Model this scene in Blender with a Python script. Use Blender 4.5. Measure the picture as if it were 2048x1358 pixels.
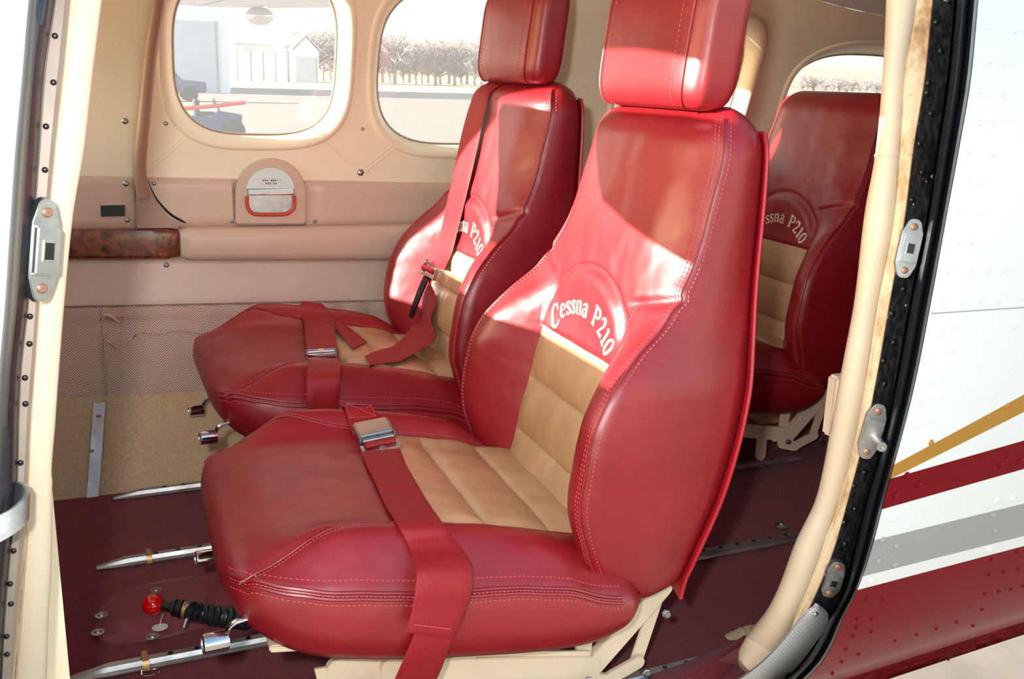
import bpy, bmesh, math, random
import numpy as np
from mathutils import Vector, Matrix, noise

random.seed(7)
SC = bpy.context.scene
COL = SC.collection
for o_ in list(bpy.data.objects):
    bpy.data.objects.remove(o_)

# ------------------------------------------------------------------ camera
FPX, EYE = 2000.0, 0.86
_ph, _pi, _ro = (math.radians(a) for a in (24.32, 14.63, 1.7))
FW = Vector((math.sin(_ph)*math.cos(_pi), math.cos(_ph)*math.cos(_pi), -math.sin(_pi)))
_rt = Vector((math.cos(_ph), -math.sin(_ph), 0)); _up = _rt.cross(FW)
RT = _rt*math.cos(_ro)+_up*math.sin(_ro); UP = -_rt*math.sin(_ro)+_up*math.cos(_ro)
cam_d = bpy.data.cameras.new('camera'); cam = bpy.data.objects.new('camera', cam_d)
COL.objects.link(cam)
cam.matrix_world = Matrix(((RT.x, UP.x, -FW.x, 0), (RT.y, UP.y, -FW.y, 0), (RT.z, UP.z, -FW.z, EYE), (0, 0, 0, 1)))
cam_d.sensor_width = 36.0; cam_d.lens = FPX/2048*36.0; cam_d.clip_start = 0.02; cam_d.clip_end = 2000
SC.camera = cam

# ------------------------------------------------------------------ light
wd = bpy.data.worlds.new('world'); SC.world = wd; wd.use_nodes = True
wn = wd.node_tree; wn.nodes.clear()
sky = wn.nodes.new('ShaderNodeTexSky'); sky.sky_type = 'NISHITA'; sky.sun_disc = False
SUN_DIR = Vector((1.0, -0.18, -0.25)).normalized()          # the way the light travels
sky.sun_elevation = math.asin(-SUN_DIR.z); sky.sun_rotation = math.atan2(-SUN_DIR.x, -SUN_DIR.y)
sky.air_density = 1.0; sky.dust_density = 1.2; sky.ozone_density = 1.0
bgn = wn.nodes.new('ShaderNodeBackground'); bgn.inputs['Strength'].default_value = 0.52
won = wn.nodes.new('ShaderNodeOutputWorld')
wmx = wn.nodes.new('ShaderNodeMix'); wmx.data_type = 'RGBA'; wmx.blend_type = 'MULTIPLY'; wmx.inputs[0].default_value = 1.0; wmx.inputs[7].default_value = (1.08, 1.0, 0.88, 1)
wn.links.new(sky.outputs[0], wmx.inputs[6]); wn.links.new(wmx.outputs[2], bgn.inputs[0]); wn.links.new(bgn.outputs[0], won.inputs[0])
sl = bpy.data.lights.new('sun', 'SUN'); sl.energy = 19.0; sl.angle = math.radians(0.53); sl.color = (1.0, 0.95, 0.87)
so = bpy.data.objects.new('sun', sl); COL.objects.link(so)
so.rotation_euler = SUN_DIR.to_track_quat('-Z', 'Y').to_euler(); so.location = (-14, 4, 6)
# the flash of the photographer's camera
fl = bpy.data.lights.new('flash', 'SPOT'); fl.spot_size = math.radians(66); fl.spot_blend = 0.75; fl.shadow_soft_size = 0.022; fl.energy = 44.0; fl.color = (1.0, 0.97, 0.94)
fo = bpy.data.objects.new('flash', fl); COL.objects.link(fo)
_fp = Vector((0, 0, EYE)) - RT*0.075 + UP*0.07 - FW*0.04
fo.location = _fp; fo.rotation_euler = (FW).to_track_quat('-Z', 'Y').to_euler()
VS = SC.view_settings
SC.display_settings.display_device = 'sRGB'
VS.view_transform = 'Standard'; VS.look = 'None'; VS.gamma = 1.0; VS.use_curve_mapping = False
VS.exposure = 0.30

# ------------------------------------------------------------------ helpers
def sp(x, xs, ys):
    """smooth (monotone cubic) table lookup"""
    n = len(xs)
    if x <= xs[0]: return ys[0]
    if x >= xs[-1]: return ys[-1]
    i = 0
    while x > xs[i+1]: i += 1
    def d(k):
        if k == 0: return (ys[1]-ys[0])/(xs[1]-xs[0])
        if k == n-1: return (ys[-1]-ys[-2])/(xs[-1]-xs[-2])
        a = (ys[k]-ys[k-1])/(xs[k]-xs[k-1]); b = (ys[k+1]-ys[k])/(xs[k+1]-xs[k])
        return 0.0 if a*b <= 0 else 2*a*b/(a+b)
    h = xs[i+1]-xs[i]; t = (x-xs[i])/h
    return ((2*t**3-3*t*t+1)*ys[i] + (t**3-2*t*t+t)*h*d(i) + (-2*t**3+3*t*t)*ys[i+1] + (t**3-t*t)*h*d(i+1))
def smooth(t):
    t = min(1.0, max(0.0, t)); return t*t*(3-2*t)
def ray(px, py): return FW*FPX + RT*(px-1024.0) - UP*(py-679.0)
def at(px, py, Y):
    d = ray(px, py); return Vector((0, 0, EYE)) + d*(Y/d.y)
def atz(px, py, z):
    d = ray(px, py); return Vector((0, 0, EYE)) + d*((z-EYE)/d.z)
def at_surf(px, py, fn, dy=0.0, y0=1.0):
    Y = y0
    for _ in range(40):
        p = at(px, py, Y); Yn = fn(p.x, p.z)+dy; Y += 0.6*(Yn-Y)
    return at(px, py, Y)

class MB:
    def __init__(s): s.v = []; s.f = []
    def add(s, vs, fs):
        b = len(s.v); s.v += [tuple(v) for v in vs]; s.f += [tuple(i+b for i in f) for f in fs]; return s
    def grid(s, fn, nu, nv, cu=False, cv=False):
        vs = [fn(i/(nu if cu else nu-1), j/(nv if cv else nv-1)) for j in range(nv) for i in range(nu)]
        fs = []
        for j in range(nv if cv else nv-1):
            for i in range(nu if cu else nu-1):
                a = j*nu+i; b = j*nu+(i+1) % nu; c2 = ((j+1) % nv)*nu+(i+1) % nu; d = ((j+1) % nv)*nu+i
                fs.append((a, b, c2, d))
        return s.add(vs, fs)
    def box(s, c, size, ax=None):
        c = Vector(c); ax = ax or (Vector((1, 0, 0)), Vector((0, 1, 0)), Vector((0, 0, 1)))
        h = [x/2 for x in size]
        vs = [c+ax[0]*(h[0]*i)+ax[1]*(h[1]*j)+ax[2]*(h[2]*k) for k in (-1, 1) for j in (-1, 1) for i in (-1, 1)]
        return s.add(vs, [(0, 2, 3, 1), (4, 5, 7, 6), (0, 1, 5, 4), (2, 6, 7, 3), (0, 4, 6, 2), (1, 3, 7, 5)])
    def tube(s, pts, r, n=10, caps=True, closed=False, flat=1.0):
        pts = [Vector(p) for p in pts]; N = len(pts)
        rs = r if isinstance(r, (list, tuple)) else [r]*N
        prev = None; vs = []
        for i, p in enumerate(pts):
            if closed: t = pts[(i+1) % N]-pts[i-1]
            else: t = pts[min(i+1, N-1)]-pts[max(i-1, 0)]
            if t.length < 1e-9: t = Vector((0, 0, 1))
            t.normalize()
            if prev is None:
                a = Vector((0, 0, 1)) if abs(t.z) < 0.9 else Vector((1, 0, 0)); u = t.cross(a).normalized()
            else:
                u = (prev - t*prev.dot(t)); u = u.normalized() if u.length > 1e-6 else t.orthogonal().normalized()
            w = t.cross(u); prev = u
            for k in range(n):
                a = 2*math.pi*k/n; vs.append(p+u*(rs[i]*math.cos(a))+w*(rs[i]*flat*math.sin(a)))
        fs = []
        for i in range(N if closed else N-1):
            for k in range(n):
                i2 = (i+1) % N
                fs.append((i*n+k, i*n+(k+1) % n, i2*n+(k+1) % n, i2*n+k))
        if caps and not closed:
            fs.append(tuple(range(n-1, -1, -1))); fs.append(tuple((N-1)*n+k for k in range(n)))
        return s.add(vs, fs)
    def lathe(s, prof, c=(0, 0, 0), ax=(0, 0, 1), n=20):
        c = Vector(c); ax = Vector(ax).normalized(); u = ax.orthogonal().normalized(); w = ax.cross(u)
        vs = []; fs = []
        for (r, h) in prof:
            for k in range(n):
                a = 2*math.pi*k/n; vs.append(c+ax*h+u*(r*math.cos(a))+w*(r*math.sin(a)))
        for i in range(len(prof)-1):
            for k in range(n): fs.append((i*n+k, i*n+(k+1) % n, (i+1)*n+(k+1) % n, (i+1)*n+k))
        if prof[0][0] > 1e-6: fs.append(tuple(range(n-1, -1, -1)))
        if prof[-1][0] > 1e-6: fs.append(tuple((len(prof)-1)*n+k for k in range(n)))
        return s.add(vs, fs)
    def prism(s, poly, o, u, w, depth):
        """polygon (2-d, in u and w) with its own thickness along u x w"""
        o = Vector(o); u = Vector(u).normalized(); w = Vector(w).normalized(); nn = u.cross(w); n = len(poly)
        vs = [o+u*a+w*b for a, b in poly]+[o+u*a+w*b+nn*depth for a, b in poly]
        fs = [tuple(range(n-1, -1, -1)), tuple(range(n, 2*n))]+[(i, (i+1) % n, n+(i+1) % n, n+i) for i in range(n)]
        return s.add(vs, fs)
    def ring(s, outer, inner):
        n = len(outer); return s.add(list(outer)+list(inner), [(i, (i+1) % n, n+(i+1) % n, n+i) for i in range(n)])
    def ribbon(s, cs, ws, th):
        """webbing: centre points, half-width vectors, thickness; closed section with rounded edges"""
        N = len(cs); vs = []; cs = [Vector(c) for c in cs]; ws = [Vector(w) for w in ws]
        prof = [(-1, 0), (-.94, .5), (-.5, .5), (0, .5), (.5, .5), (.94, .5), (1, 0), (.94, -.5), (.5, -.5), (0, -.5), (-.5, -.5), (-.94, -.5)]
        for i in range(N):
            t = (cs[min(i+1, N-1)]-cs[max(i-1, 0)]).normalized(); nn = ws[i].cross(t).normalized()
            for a, b in prof: vs.append(cs[i]+ws[i]*a+nn*(b*th))
        m = len(prof); fs = []
        for i in range(N-1):
            for k in range(m): fs.append((i*m+k, i*m+(k+1) % m, (i+1)*m+(k+1) % m, (i+1)*m+k))
        fs.append(tuple(range(m-1, -1, -1))); fs.append(tuple((N-1)*m+k for k in range(m)))
        return s.add(vs, fs)
    def build(s, name, mat, parent=None, smooth_=True, world=True, bevel=0.0, ang=40, sub=0, kind=None, label=None):
        me = bpy.data.meshes.new(name)
        off = Vector((0, 0, 0))
        if parent is not None and world:
            q = parent
            while q is not None: off += q.location; q = q.parent
        me.from_pydata([(v[0]-off.x, v[1]-off.y, v[2]-off.z) for v in s.v], [], s.f); me.update()
        bm = bmesh.new(); bm.from_mesh(me)
        bmesh.ops.remove_doubles(bm, verts=bm.verts, dist=1e-6)
        if bevel > 0:
            es = [e for e in bm.edges if len(e.link_faces) == 2 and e.calc_face_angle(0) > math.radians(30)]
            bmesh.ops.bevel(bm, geom=es, offset=bevel, segments=2, affect='EDGES', clamp_overlap=True)
        bmesh.ops.recalc_face_normals(bm, faces=bm.faces)
        bm.to_mesh(me); bm.free()
        if smooth_:
            me.shade_smooth()
            me.set_sharp_from_angle(angle=math.radians(ang))
        me.materials.append(mat)
        o = bpy.data.objects.new(name, me); COL.objects.link(o)
        if parent is not None: o.parent = parent
        if kind: o['kind'] = kind
        if label: o['label'] = label
        return o
def rbox(c, size, r=0.005, ax=None):
    m = MB(); m.box(c, size, ax); return m
def thing(name, label, cat, loc=(0, 0, 0), rz=0.0, group=None):
    o = bpy.data.objects.new(name, None); COL.objects.link(o); o.location = loc; o.rotation_euler = (0, 0, rz)
    o.empty_display_size = 0.05
    o['label'] = label; o['category'] = cat
    if group: o['group'] = group
    return o
def tag(o, label, cat, group=None, kind=None):
    o['label'] = label; o['category'] = cat
    if group: o['group'] = group
    if kind: o['kind'] = kind
    return o
def struct(o, label, cat): return tag(o, label, cat, kind='structure')
def copy_tree(o, parent=None):
    c = o.copy(); COL.objects.link(c); c.parent = parent
    for ch in [x for x in o.children]: copy_tree(ch, c)
    return c
def path(pts, n):
    """Catmull-Rom through points"""
    P = [Vector(p) for p in pts]; P = [2*P[0]-P[1]]+P+[2*P[-1]-P[-2]]; out = []; m = len(P)-3
    for i in range(n):
        u = i/(n-1)*m; k = min(int(u), m-1); t = u-k; a, b, c2, d = P[k:k+4]
        out.append(0.5*((2*b)+(c2-a)*t+(2*a-5*b+4*c2-d)*t*t+(3*b-a-3*c2+d)*t**3))
    return out

# ------------------------------------------------------------------ materials
def srgb(r, g, b):
    f = lambda c: (c/255/12.92 if c/255 <= 0.04045 else ((c/255+0.055)/1.055)**2.4)
    return (f(r), f(g), f(b), 1.0)
class Nt:
    def __init__(s, name):
        s.m = bpy.data.materials.new(name); s.m.use_nodes = True; s.t = s.m.node_tree; s.n = s.t.nodes
        s.b = s.n['Principled BSDF']; s.out = s.n['Material Output']
    def node(s, ty, **kw):
        nd = s.n.new(ty)
        for k, v in kw.items():
            if k in nd.inputs.keys(): nd.inputs[k].default_value = v
            else: setattr(nd, k, v)
        return nd
    def link(s, a, b): s.t.links.new(a, b)
    def math(s, op, a, b=None, c=None):
        nd = s.n.new('ShaderNodeMath'); nd.operation = op
        for i, v in enumerate((a, b, c)):
            if v is None: continue
            if isinstance(v, (int, float)): nd.inputs[i].default_value = v
            else: s.link(v, nd.inputs[i])
        return nd.outputs[0]
    def coord(s): 
        return s.node('ShaderNodeTexCoord').outputs['Object']
    def ramp(s, fac, stops):
        r = s.n.new('ShaderNodeValToRGB'); e = r.color_ramp.elements
        while len(e) < len(stops): e.new(0.5)
        for el, (p, c2) in zip(e, stops): el.position = p; el.color = c2
        s.link(fac, r.inputs[0]); return r.outputs[0]
    def noise(s, scale, detail=4, rough=0.55, vec=None, dist=0.0):
        nd = s.node('ShaderNodeTexNoise'); nd.inputs['Scale'].default_value = scale; nd.inputs['Detail'].default_value = detail
        nd.inputs['Roughness'].default_value = rough; nd.inputs['Distortion'].default_value = dist
        s.link(vec if vec is not None else s.coord(), nd.inputs['Vector']); return nd
    def voro(s, scale, feature='F1', vec=None):
        nd = s.node('ShaderNodeTexVoronoi'); nd.feature = feature; nd.inputs['Scale'].default_value = scale
        s.link(vec if vec is not None else s.coord(), nd.inputs['Vector']); return nd
    def bump(s, h, strength=0.3, dist=0.002, prev=None):
        nd = s.node('ShaderNodeBump'); nd.inputs['Strength'].default_value = strength; nd.inputs['Distance'].default_value = dist
        s.link(h, nd.inputs['Height'])
        if prev is not None: s.link(prev, nd.inputs['Normal'])
        return nd.outputs[0]
    def set(s, **kw):
        for k, v in kw.items(): s.b.inputs[k.replace('_', ' ')].default_value = v
        return s
    def col(s, sock): s.link(sock, s.b.inputs['Base Color']); return s
    def nrm(s, sock): s.link(sock, s.b.inputs['Normal']); return s
    def mix(s, fac, a, b):
        nd = s.n.new('ShaderNodeMix'); nd.data_type = 'RGBA'
        if isinstance(fac, (int, float)): nd.inputs[0].default_value = fac
        else: s.link(fac, nd.inputs[0])
        for i, v in ((6, a), (7, b)):
            if isinstance(v, tuple): nd.inputs[i].default_value = v
            else: s.link(v, nd.inputs[i])
        return nd.outputs[2]
    def mapped(s, scale=(1, 1, 1), rot=(0, 0, 0)):
        mp = s.node('ShaderNodeMapping'); mp.inputs['Scale'].default_value = scale; mp.inputs['Rotation'].default_value = rot
        s.link(s.coord(), mp.inputs['Vector']); return mp.outputs[0]

def plain(name, c, rough=0.5, metal=0.0, var=0.08, sc=20.0, bump=0.0, bsc=200.0, **kw):
    t = Nt(name); n = t.noise(sc, 4)
    dk = tuple(x*(1-var) for x in c[:3])+(1,); lt = tuple(min(1, x*(1+var)) for x in c[:3])+(1,)
    t.col(t.ramp(n.outputs[0], [(0.3, dk), (0.7, lt)])); t.set(Roughness=rough, Metallic=metal, **kw)
    if bump > 0: t.nrm(t.bump(t.noise(bsc, 3).outputs[0], bump, 0.001))
    return t.m

def leather(name, dark, light, rough=0.40, coat=0.06, wr=0.6):
    t = Nt(name); n = t.noise(9, 5, 0.6)
    t.col(t.ramp(n.outputs[0], [(0.25, dark), (0.75, light)]))
    t.set(Roughness=rough, Coat_Weight=coat, Coat_Roughness=0.28)
    t.b.inputs['Specular IOR Level'].default_value = 0.65
    g = t.voro(520, 'DISTANCE_TO_EDGE'); b1 = t.bump(g.outputs[0], 0.10, 0.0006)
    w = t.noise(26, 3, 0.5, t.mapped((1.0, 0.35, 1.0)), 1.2)
    wrk = t.ramp(w.outputs[0], [(0.44, (0, 0, 0, 1)), (0.5, (1, 1, 1, 1)), (0.56, (0, 0, 0, 1))])
    mk = t.noise(5, 2); mkr = t.ramp(mk.outputs[0], [(0.48, (0, 0, 0, 1)), (0.68, (1, 1, 1, 1))])
    hh = t.math('MULTIPLY', wrk, mkr)
    b2 = t.bump(hh, -wr, 0.004, b1)
    big = t.noise(14, 2, 0.5); b3 = t.bump(big.outputs[0], 0.30, 0.010, b2)
    t.nrm(b3); return t.m
M = {}
M['red'] = leather('red_leather', srgb(126, 15, 24), srgb(148, 22, 31))
M['tan'] = leather('tan_leather', srgb(170, 132, 94), srgb(190, 152, 112), 0.42, 0.06, 0.3)
M['thread'] = plain('pink_thread', srgb(205, 84, 84), 0.6)
M['letter'] = plain('cream_embroidery', srgb(232, 212, 186), 0.6, bump=0.4, bsc=900)
M['shell'] = plain('red_back_shell', srgb(160, 16, 30), 0.45)
def webbing():
    t = Nt('red_webbing'); w = t.node('ShaderNodeTexWave'); w.inputs['Scale'].default_value = 260; w.inputs['Distortion'].default_value = 1.5
    t.link(t.mapped((1, 1, 1), (0.5, 0.7, 0.6)), w.inputs['Vector'])
    n = t.noise(600, 2)
    t.col(t.ramp(n.outputs[0], [(0.3, srgb(122, 5, 15)), (0.7, srgb(160, 12, 27))])); t.set(Roughness=0.6)
    t.nrm(t.bump(w.outputs[0], 0.35, 0.0008)); return t.m
M['web'] = webbing()
M['chrome'] = plain('chrome', (0.72, 0.73, 0.75, 1), 0.08, 1.0, 0.03)
M['steel'] = plain('brushed_steel', (0.40, 0.40, 0.41, 1), 0.38, 1.0, 0.15, 60)
M['alu'] = plain('worn_aluminium', (0.46, 0.47, 0.48, 1), 0.46, 1.0, 0.2, 35, 0.2)
M['paint'] = plain('beige_enamel', srgb(214, 192, 166), 0.38, 0, 0.05, 14, 0.05)
M['cream'] = plain('cream_vinyl', srgb(238, 226, 198), 0.5, 0, 0.05, 5, 0.12, 500)
M['taupe'] = plain('taupe_vinyl', srgb(202, 176, 156), 0.42, 0, 0.05, 6, 0.14, 480)
M['tubepaint'] = plain('taupe_tube_paint', srgb(160, 130, 112), 0.35, 0, 0.05, 10)
M['welt'] = plain('beige_vinyl_welt', srgb(202, 184, 160), 0.42, 0, 0.07, 8, 0.15, 350)
def dirty():
    t = Nt('stained_trim_strip'); n = t.noise(16, 6, 0.7, t.mapped((1, 1, .45))); n2 = t.noise(90, 4, 0.7)
    a = t.ramp(n.outputs[0], [(0.46, srgb(214, 192, 162)), (0.55, srgb(184, 150, 108)), (0.66, srgb(118, 86, 52))])
    t.col(t.mix(t.ramp(n2.outputs[0], [(0.62, (0, 0, 0, 1)), (0.76, (.5, .5, .5, 1))]), a, srgb(70, 50, 34))); t.set(Roughness=0.7)
    t.nrm(t.bump(n2.outputs[0], 0.5, 0.002)); return t.m
M['dirty'] = dirty()
def carpet(name, a, b, sc=280):
    t = Nt(name); n = t.noise(sc, 3, 0.7); l = t.noise(9, 3)
    c1 = t.ramp(n.outputs[0], [(0.32, a), (0.68, b)])
    t.col(t.mix(t.math('MULTIPLY', l.outputs[0], 0.3), c1, a)); t.set(Roughness=0.95, Sheen_Weight=0.2)
    t.b.inputs['Specular IOR Level'].default_value = 0.1
    t.nrm(t.bump(n.outputs[0], 0.9, 0.004)); return t.m
M['carpet'] = carpet('burgundy_carpet', srgb(80, 6, 16), srgb(150, 20, 38))
M['tancarpet'] = carpet('tan_carpet', srgb(188, 156, 122), srgb(228, 200, 166), 300)
def herringbone():
    t = Nt('herringbone_tweed'); s = t.node('ShaderNodeSeparateXYZ'); t.link(t.coord(), s.inputs[0])
    w = t.math('PINGPONG', s.outputs['X'], 0.0150)
    ph = t.math('ADD', t.math('MULTIPLY', s.outputs['Z'], 1.0), t.math('MULTIPLY', w, 1.0))
    f = t.math('FRACT', t.math('DIVIDE', ph, 0.0054))
    n = t.noise(700, 2); k = t.math('ADD', t.math('PINGPONG', f, 0.5), t.math('MULTIPLY', n.outputs[0], 0.12))
    t.col(t.ramp(k, [(0.2, srgb(142, 114, 100)), (0.42, srgb(222, 196, 178))])); t.set(Roughness=0.9)
    t.b.inputs['Specular IOR Level'].default_value = 0.15
    t.nrm(t.bump(k, 0.4, 0.001)); return t.m
M['tweed'] = herringbone()
def burl():
    t = Nt('burl_wood'); n = t.noise(26, 7, 0.65, t.mapped((1, 1, 1)), 2.4)
    t.col(t.ramp(n.outputs[0], [(0.3, srgb(34, 14, 8)), (0.48, srgb(104, 46, 22)), (0.6, srgb(140, 70, 38)), (0.72, srgb(54, 22, 12))]))
    t.set(Roughness=0.3, Coat_Weight=0.5); return t.m
M['burl'] = burl()
M['rubber'] = plain('black_rubber', srgb(30, 32, 38), 0.34, 0, 0.2, 30, 0.1)
def chipped():
    t = Nt('black_paint_chipped'); n = t.noise(38, 5, 0.65); sc_ = t.noise(160, 3, 0.6, t.mapped((1, 1, .4)))
    k = t.ramp(n.outputs[0], [(0.640, (0, 0, 0, 1)), (0.652, (1, 1, 1, 1))])
    base = t.ramp(sc_.outputs[0], [(0.4, srgb(24, 22, 24)), (0.75, srgb(60, 58, 60))])
    t.col(t.mix(k, base, srgb(214, 208, 204))); t.set(Roughness=0.3)
    t.nrm(t.bump(sc_.outputs[0], 0.15, 0.001)); return t.m
M['blackpaint'] = chipped()
M['primer'] = plain('grey_beige_flange', srgb(150, 134, 122), 0.5, 0, 0.1, 30)
M['white'] = plain('white_aircraft_paint', srgb(230, 230, 230), 0.38, 0, 0.01, 3)
M['redpaint'] = plain('burgundy_aircraft_paint', srgb(118, 2, 17), 0.36, 0, 0.03, 3, Specular_IOR_Level=0.10)
M['greypaint'] = plain('silver_grey_paint', srgb(156, 153, 155), 0.42, 0.0, 0.02, 3)
M['goldpaint'] = plain('gold_paint', srgb(172, 120, 36), 0.42, 0.0, 0.04, 6)
def scuff():
    t = Nt('textured_aluminium'); b = t.node('ShaderNodeTexBrick'); t.link(t.mapped((1, 1, 1), (math.pi/2, 0.0, 0.0)), b.inputs['Vector'])
    b.inputs['Scale'].default_value = 90; b.inputs['Mortar Size'].default_value = 0.05
    t.col(t.ramp(b.outputs['Fac'], [(0, (.66, .67, .70, 1)), (1, (.30, .30, .32, 1))])); t.set(Roughness=0.4, Metallic=0.1)
    t.nrm(t.bump(b.outputs['Fac'], -0.6, 0.001)); return t.m
M['scuff'] = scuff()
M['foam'] = carpet('frayed_beige_foam', srgb(168, 140, 104), srgb(214, 192, 156), 240)
M['black'] = plain('black_plastic', srgb(16, 16, 18), 0.3)
M['redball'] = plain('red_knob_plastic', srgb(196, 8, 12), 0.12, 0, 0.02, 4, Coat_Weight=0.6)
M['handle'] = plain('red_handle_plastic', srgb(196, 62, 48), 0.35)
M['copper'] = plain('rusty_screw_steel', srgb(168, 122, 104), 0.45, 0.6)
M['brass'] = plain('dull_brass', srgb(186, 150, 104), 0.4, 0.7)
def translucent_cover():
    t = Nt('tinted_clear_plastic'); t.set(Roughness=0.12, Alpha=0.34, IOR=1.48); t.col(t.ramp(t.noise(8).outputs[0], [(0.3, srgb(150, 70, 80)), (0.7, srgb(176, 96, 104))])); return t.m
M['cover'] = translucent_cover()
def pane():
    t = Nt('plexiglass'); t.n.remove(t.b)
    tr = t.node('ShaderNodeBsdfTransparent'); gl = t.node('ShaderNodeBsdfGlossy'); gl.inputs['Roughness'].default_value = 0.02
    tl = t.node('ShaderNodeBsdfTranslucent'); tl.inputs['Color'].default_value = (0.9, 0.93, 1.0, 1)
    n = t.noise(30, 4); k = t.math('MULTIPLY_ADD', n.outputs[0], 0.03, 0.065)
    m1 = t.node('ShaderNodeMixShader'); t.link(k, m1.inputs[0]); t.link(tr.outputs[0], m1.inputs[1]); t.link(tl.outputs[0], m1.inputs[2])
    m2 = t.node('ShaderNodeMixShader'); m2.inputs[0].default_value = 0.04; t.link(m1.outputs[0], m2.inputs[1]); t.link(gl.outputs[0], m2.inputs[2])
    t.link(m2.outputs[0], t.out.inputs['Surface']); return t.m
M['pane'] = pane()
M['liner'] = plain('grey_headliner', srgb(214, 212, 210), 0.9, 0, 0.05, 30, 0.3, 300)
M['apron'] = plain('pale_concrete_apron', srgb(128, 119, 108), 0.9, 0, 0.18, 3, 0.5, 60)
M['grass'] = plain('dry_grass', srgb(176, 160, 124), 0.95, 0, 0.15, 0.3)
M['hangar'] = plain('white_sheet_steel', srgb(214, 218, 224), 0.6, 0, 0.03, 1)
M['hangard'] = plain('grey_sheet_steel', srgb(176, 182, 192), 0.6, 0, 0.03, 1)
M['bark'] = plain('bare_winter_twigs', srgb(152, 143, 140), 0.95, 0, 0.25, 0.6)
M['truckblue'] = plain('blue_truck_paint', srgb(36, 62, 110), 0.3)
M['tyre'] = plain('tyre_rubber', srgb(24, 26, 30), 0.7)
M['glassdark'] = plain('dark_vehicle_glass', srgb(40, 56, 70), 0.1)
M['redsteel'] = plain('red_painted_bar', srgb(200, 40, 36), 0.4)

# ================================================================== the cabin shell
def roofR(x): return sp(x, [-1, 0.9, 1.5, 1.8, 2.5], [1.14, 1.14, 1.085, 1.04, 0.98])
def Yw(x, z):                                   # lining of the far cabin side
    zz = z*1.14/roofR(x)
    return sp(zz, [-.05, 0, .10, .18, .35, .5, .64, .8, .95, 1.05, 1.14], [2.04, 2.08, 2.15, 2.20, 2.25, 2.27, 2.272, 2.262, 2.225, 2.17, 2.07]) - .06*(x-.3)
def Ys(x, z):                                   # outer skin of the near side
    return sp(z, [-.16, -.13, -.10, -.06, 0, .15, .3, .5, .65, .8, .95, 1.1], [1.6, 1.34, 1.16, 1.07, .995, .905, .868, .850, .852, .866, .90, .96]) + .05*(x-.6)
def wline(a, b):
    p = at_surf(*a, Yw, y0=2.2); q = at_surf(*b, Yw, y0=2.2)
    k = (q.z-p.z)/(q.x-p.x); return lambda x: p.z+k*(min(x, 1.9)-p.x)
L_tan = wline((200, 353), (870, 366)); L_at = wline((180, 457), (800, 449)); L_ab = wline((150, 516), (780, 516))
L_fab = wline((130, 617), (760, 604)); L_car = wline((120, 793), (400, 781))
XF, XB = -0.62, 2.55
def patch(m, x0, x1, lo, hi, off=lambda u, v: 0.0, nx=40, nz=12):
    def fn(u, v):
        x = x0+(x1-x0)*u; z = lo(x)+(hi(x)-lo(x))*v
        return (x, Yw(x, z)-off(u, v), z)
    m.grid(fn, nx, nz)
# --- floor
m = MB(); m.grid(lambda u, v: (XF+(XB-XF)*u, (lambda e: e+(2.10-e)*v)(max(1.04, Ys(XF+(XB-XF)*u, 0)+.04)), 0.0018*noise.noise(Vector((u*40, v*16, 0)))), 90, 40)
floor = m.build('floor', M['carpet']); struct(floor, 'dark burgundy carpet on the cabin floor under the seats', 'floor')
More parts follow.
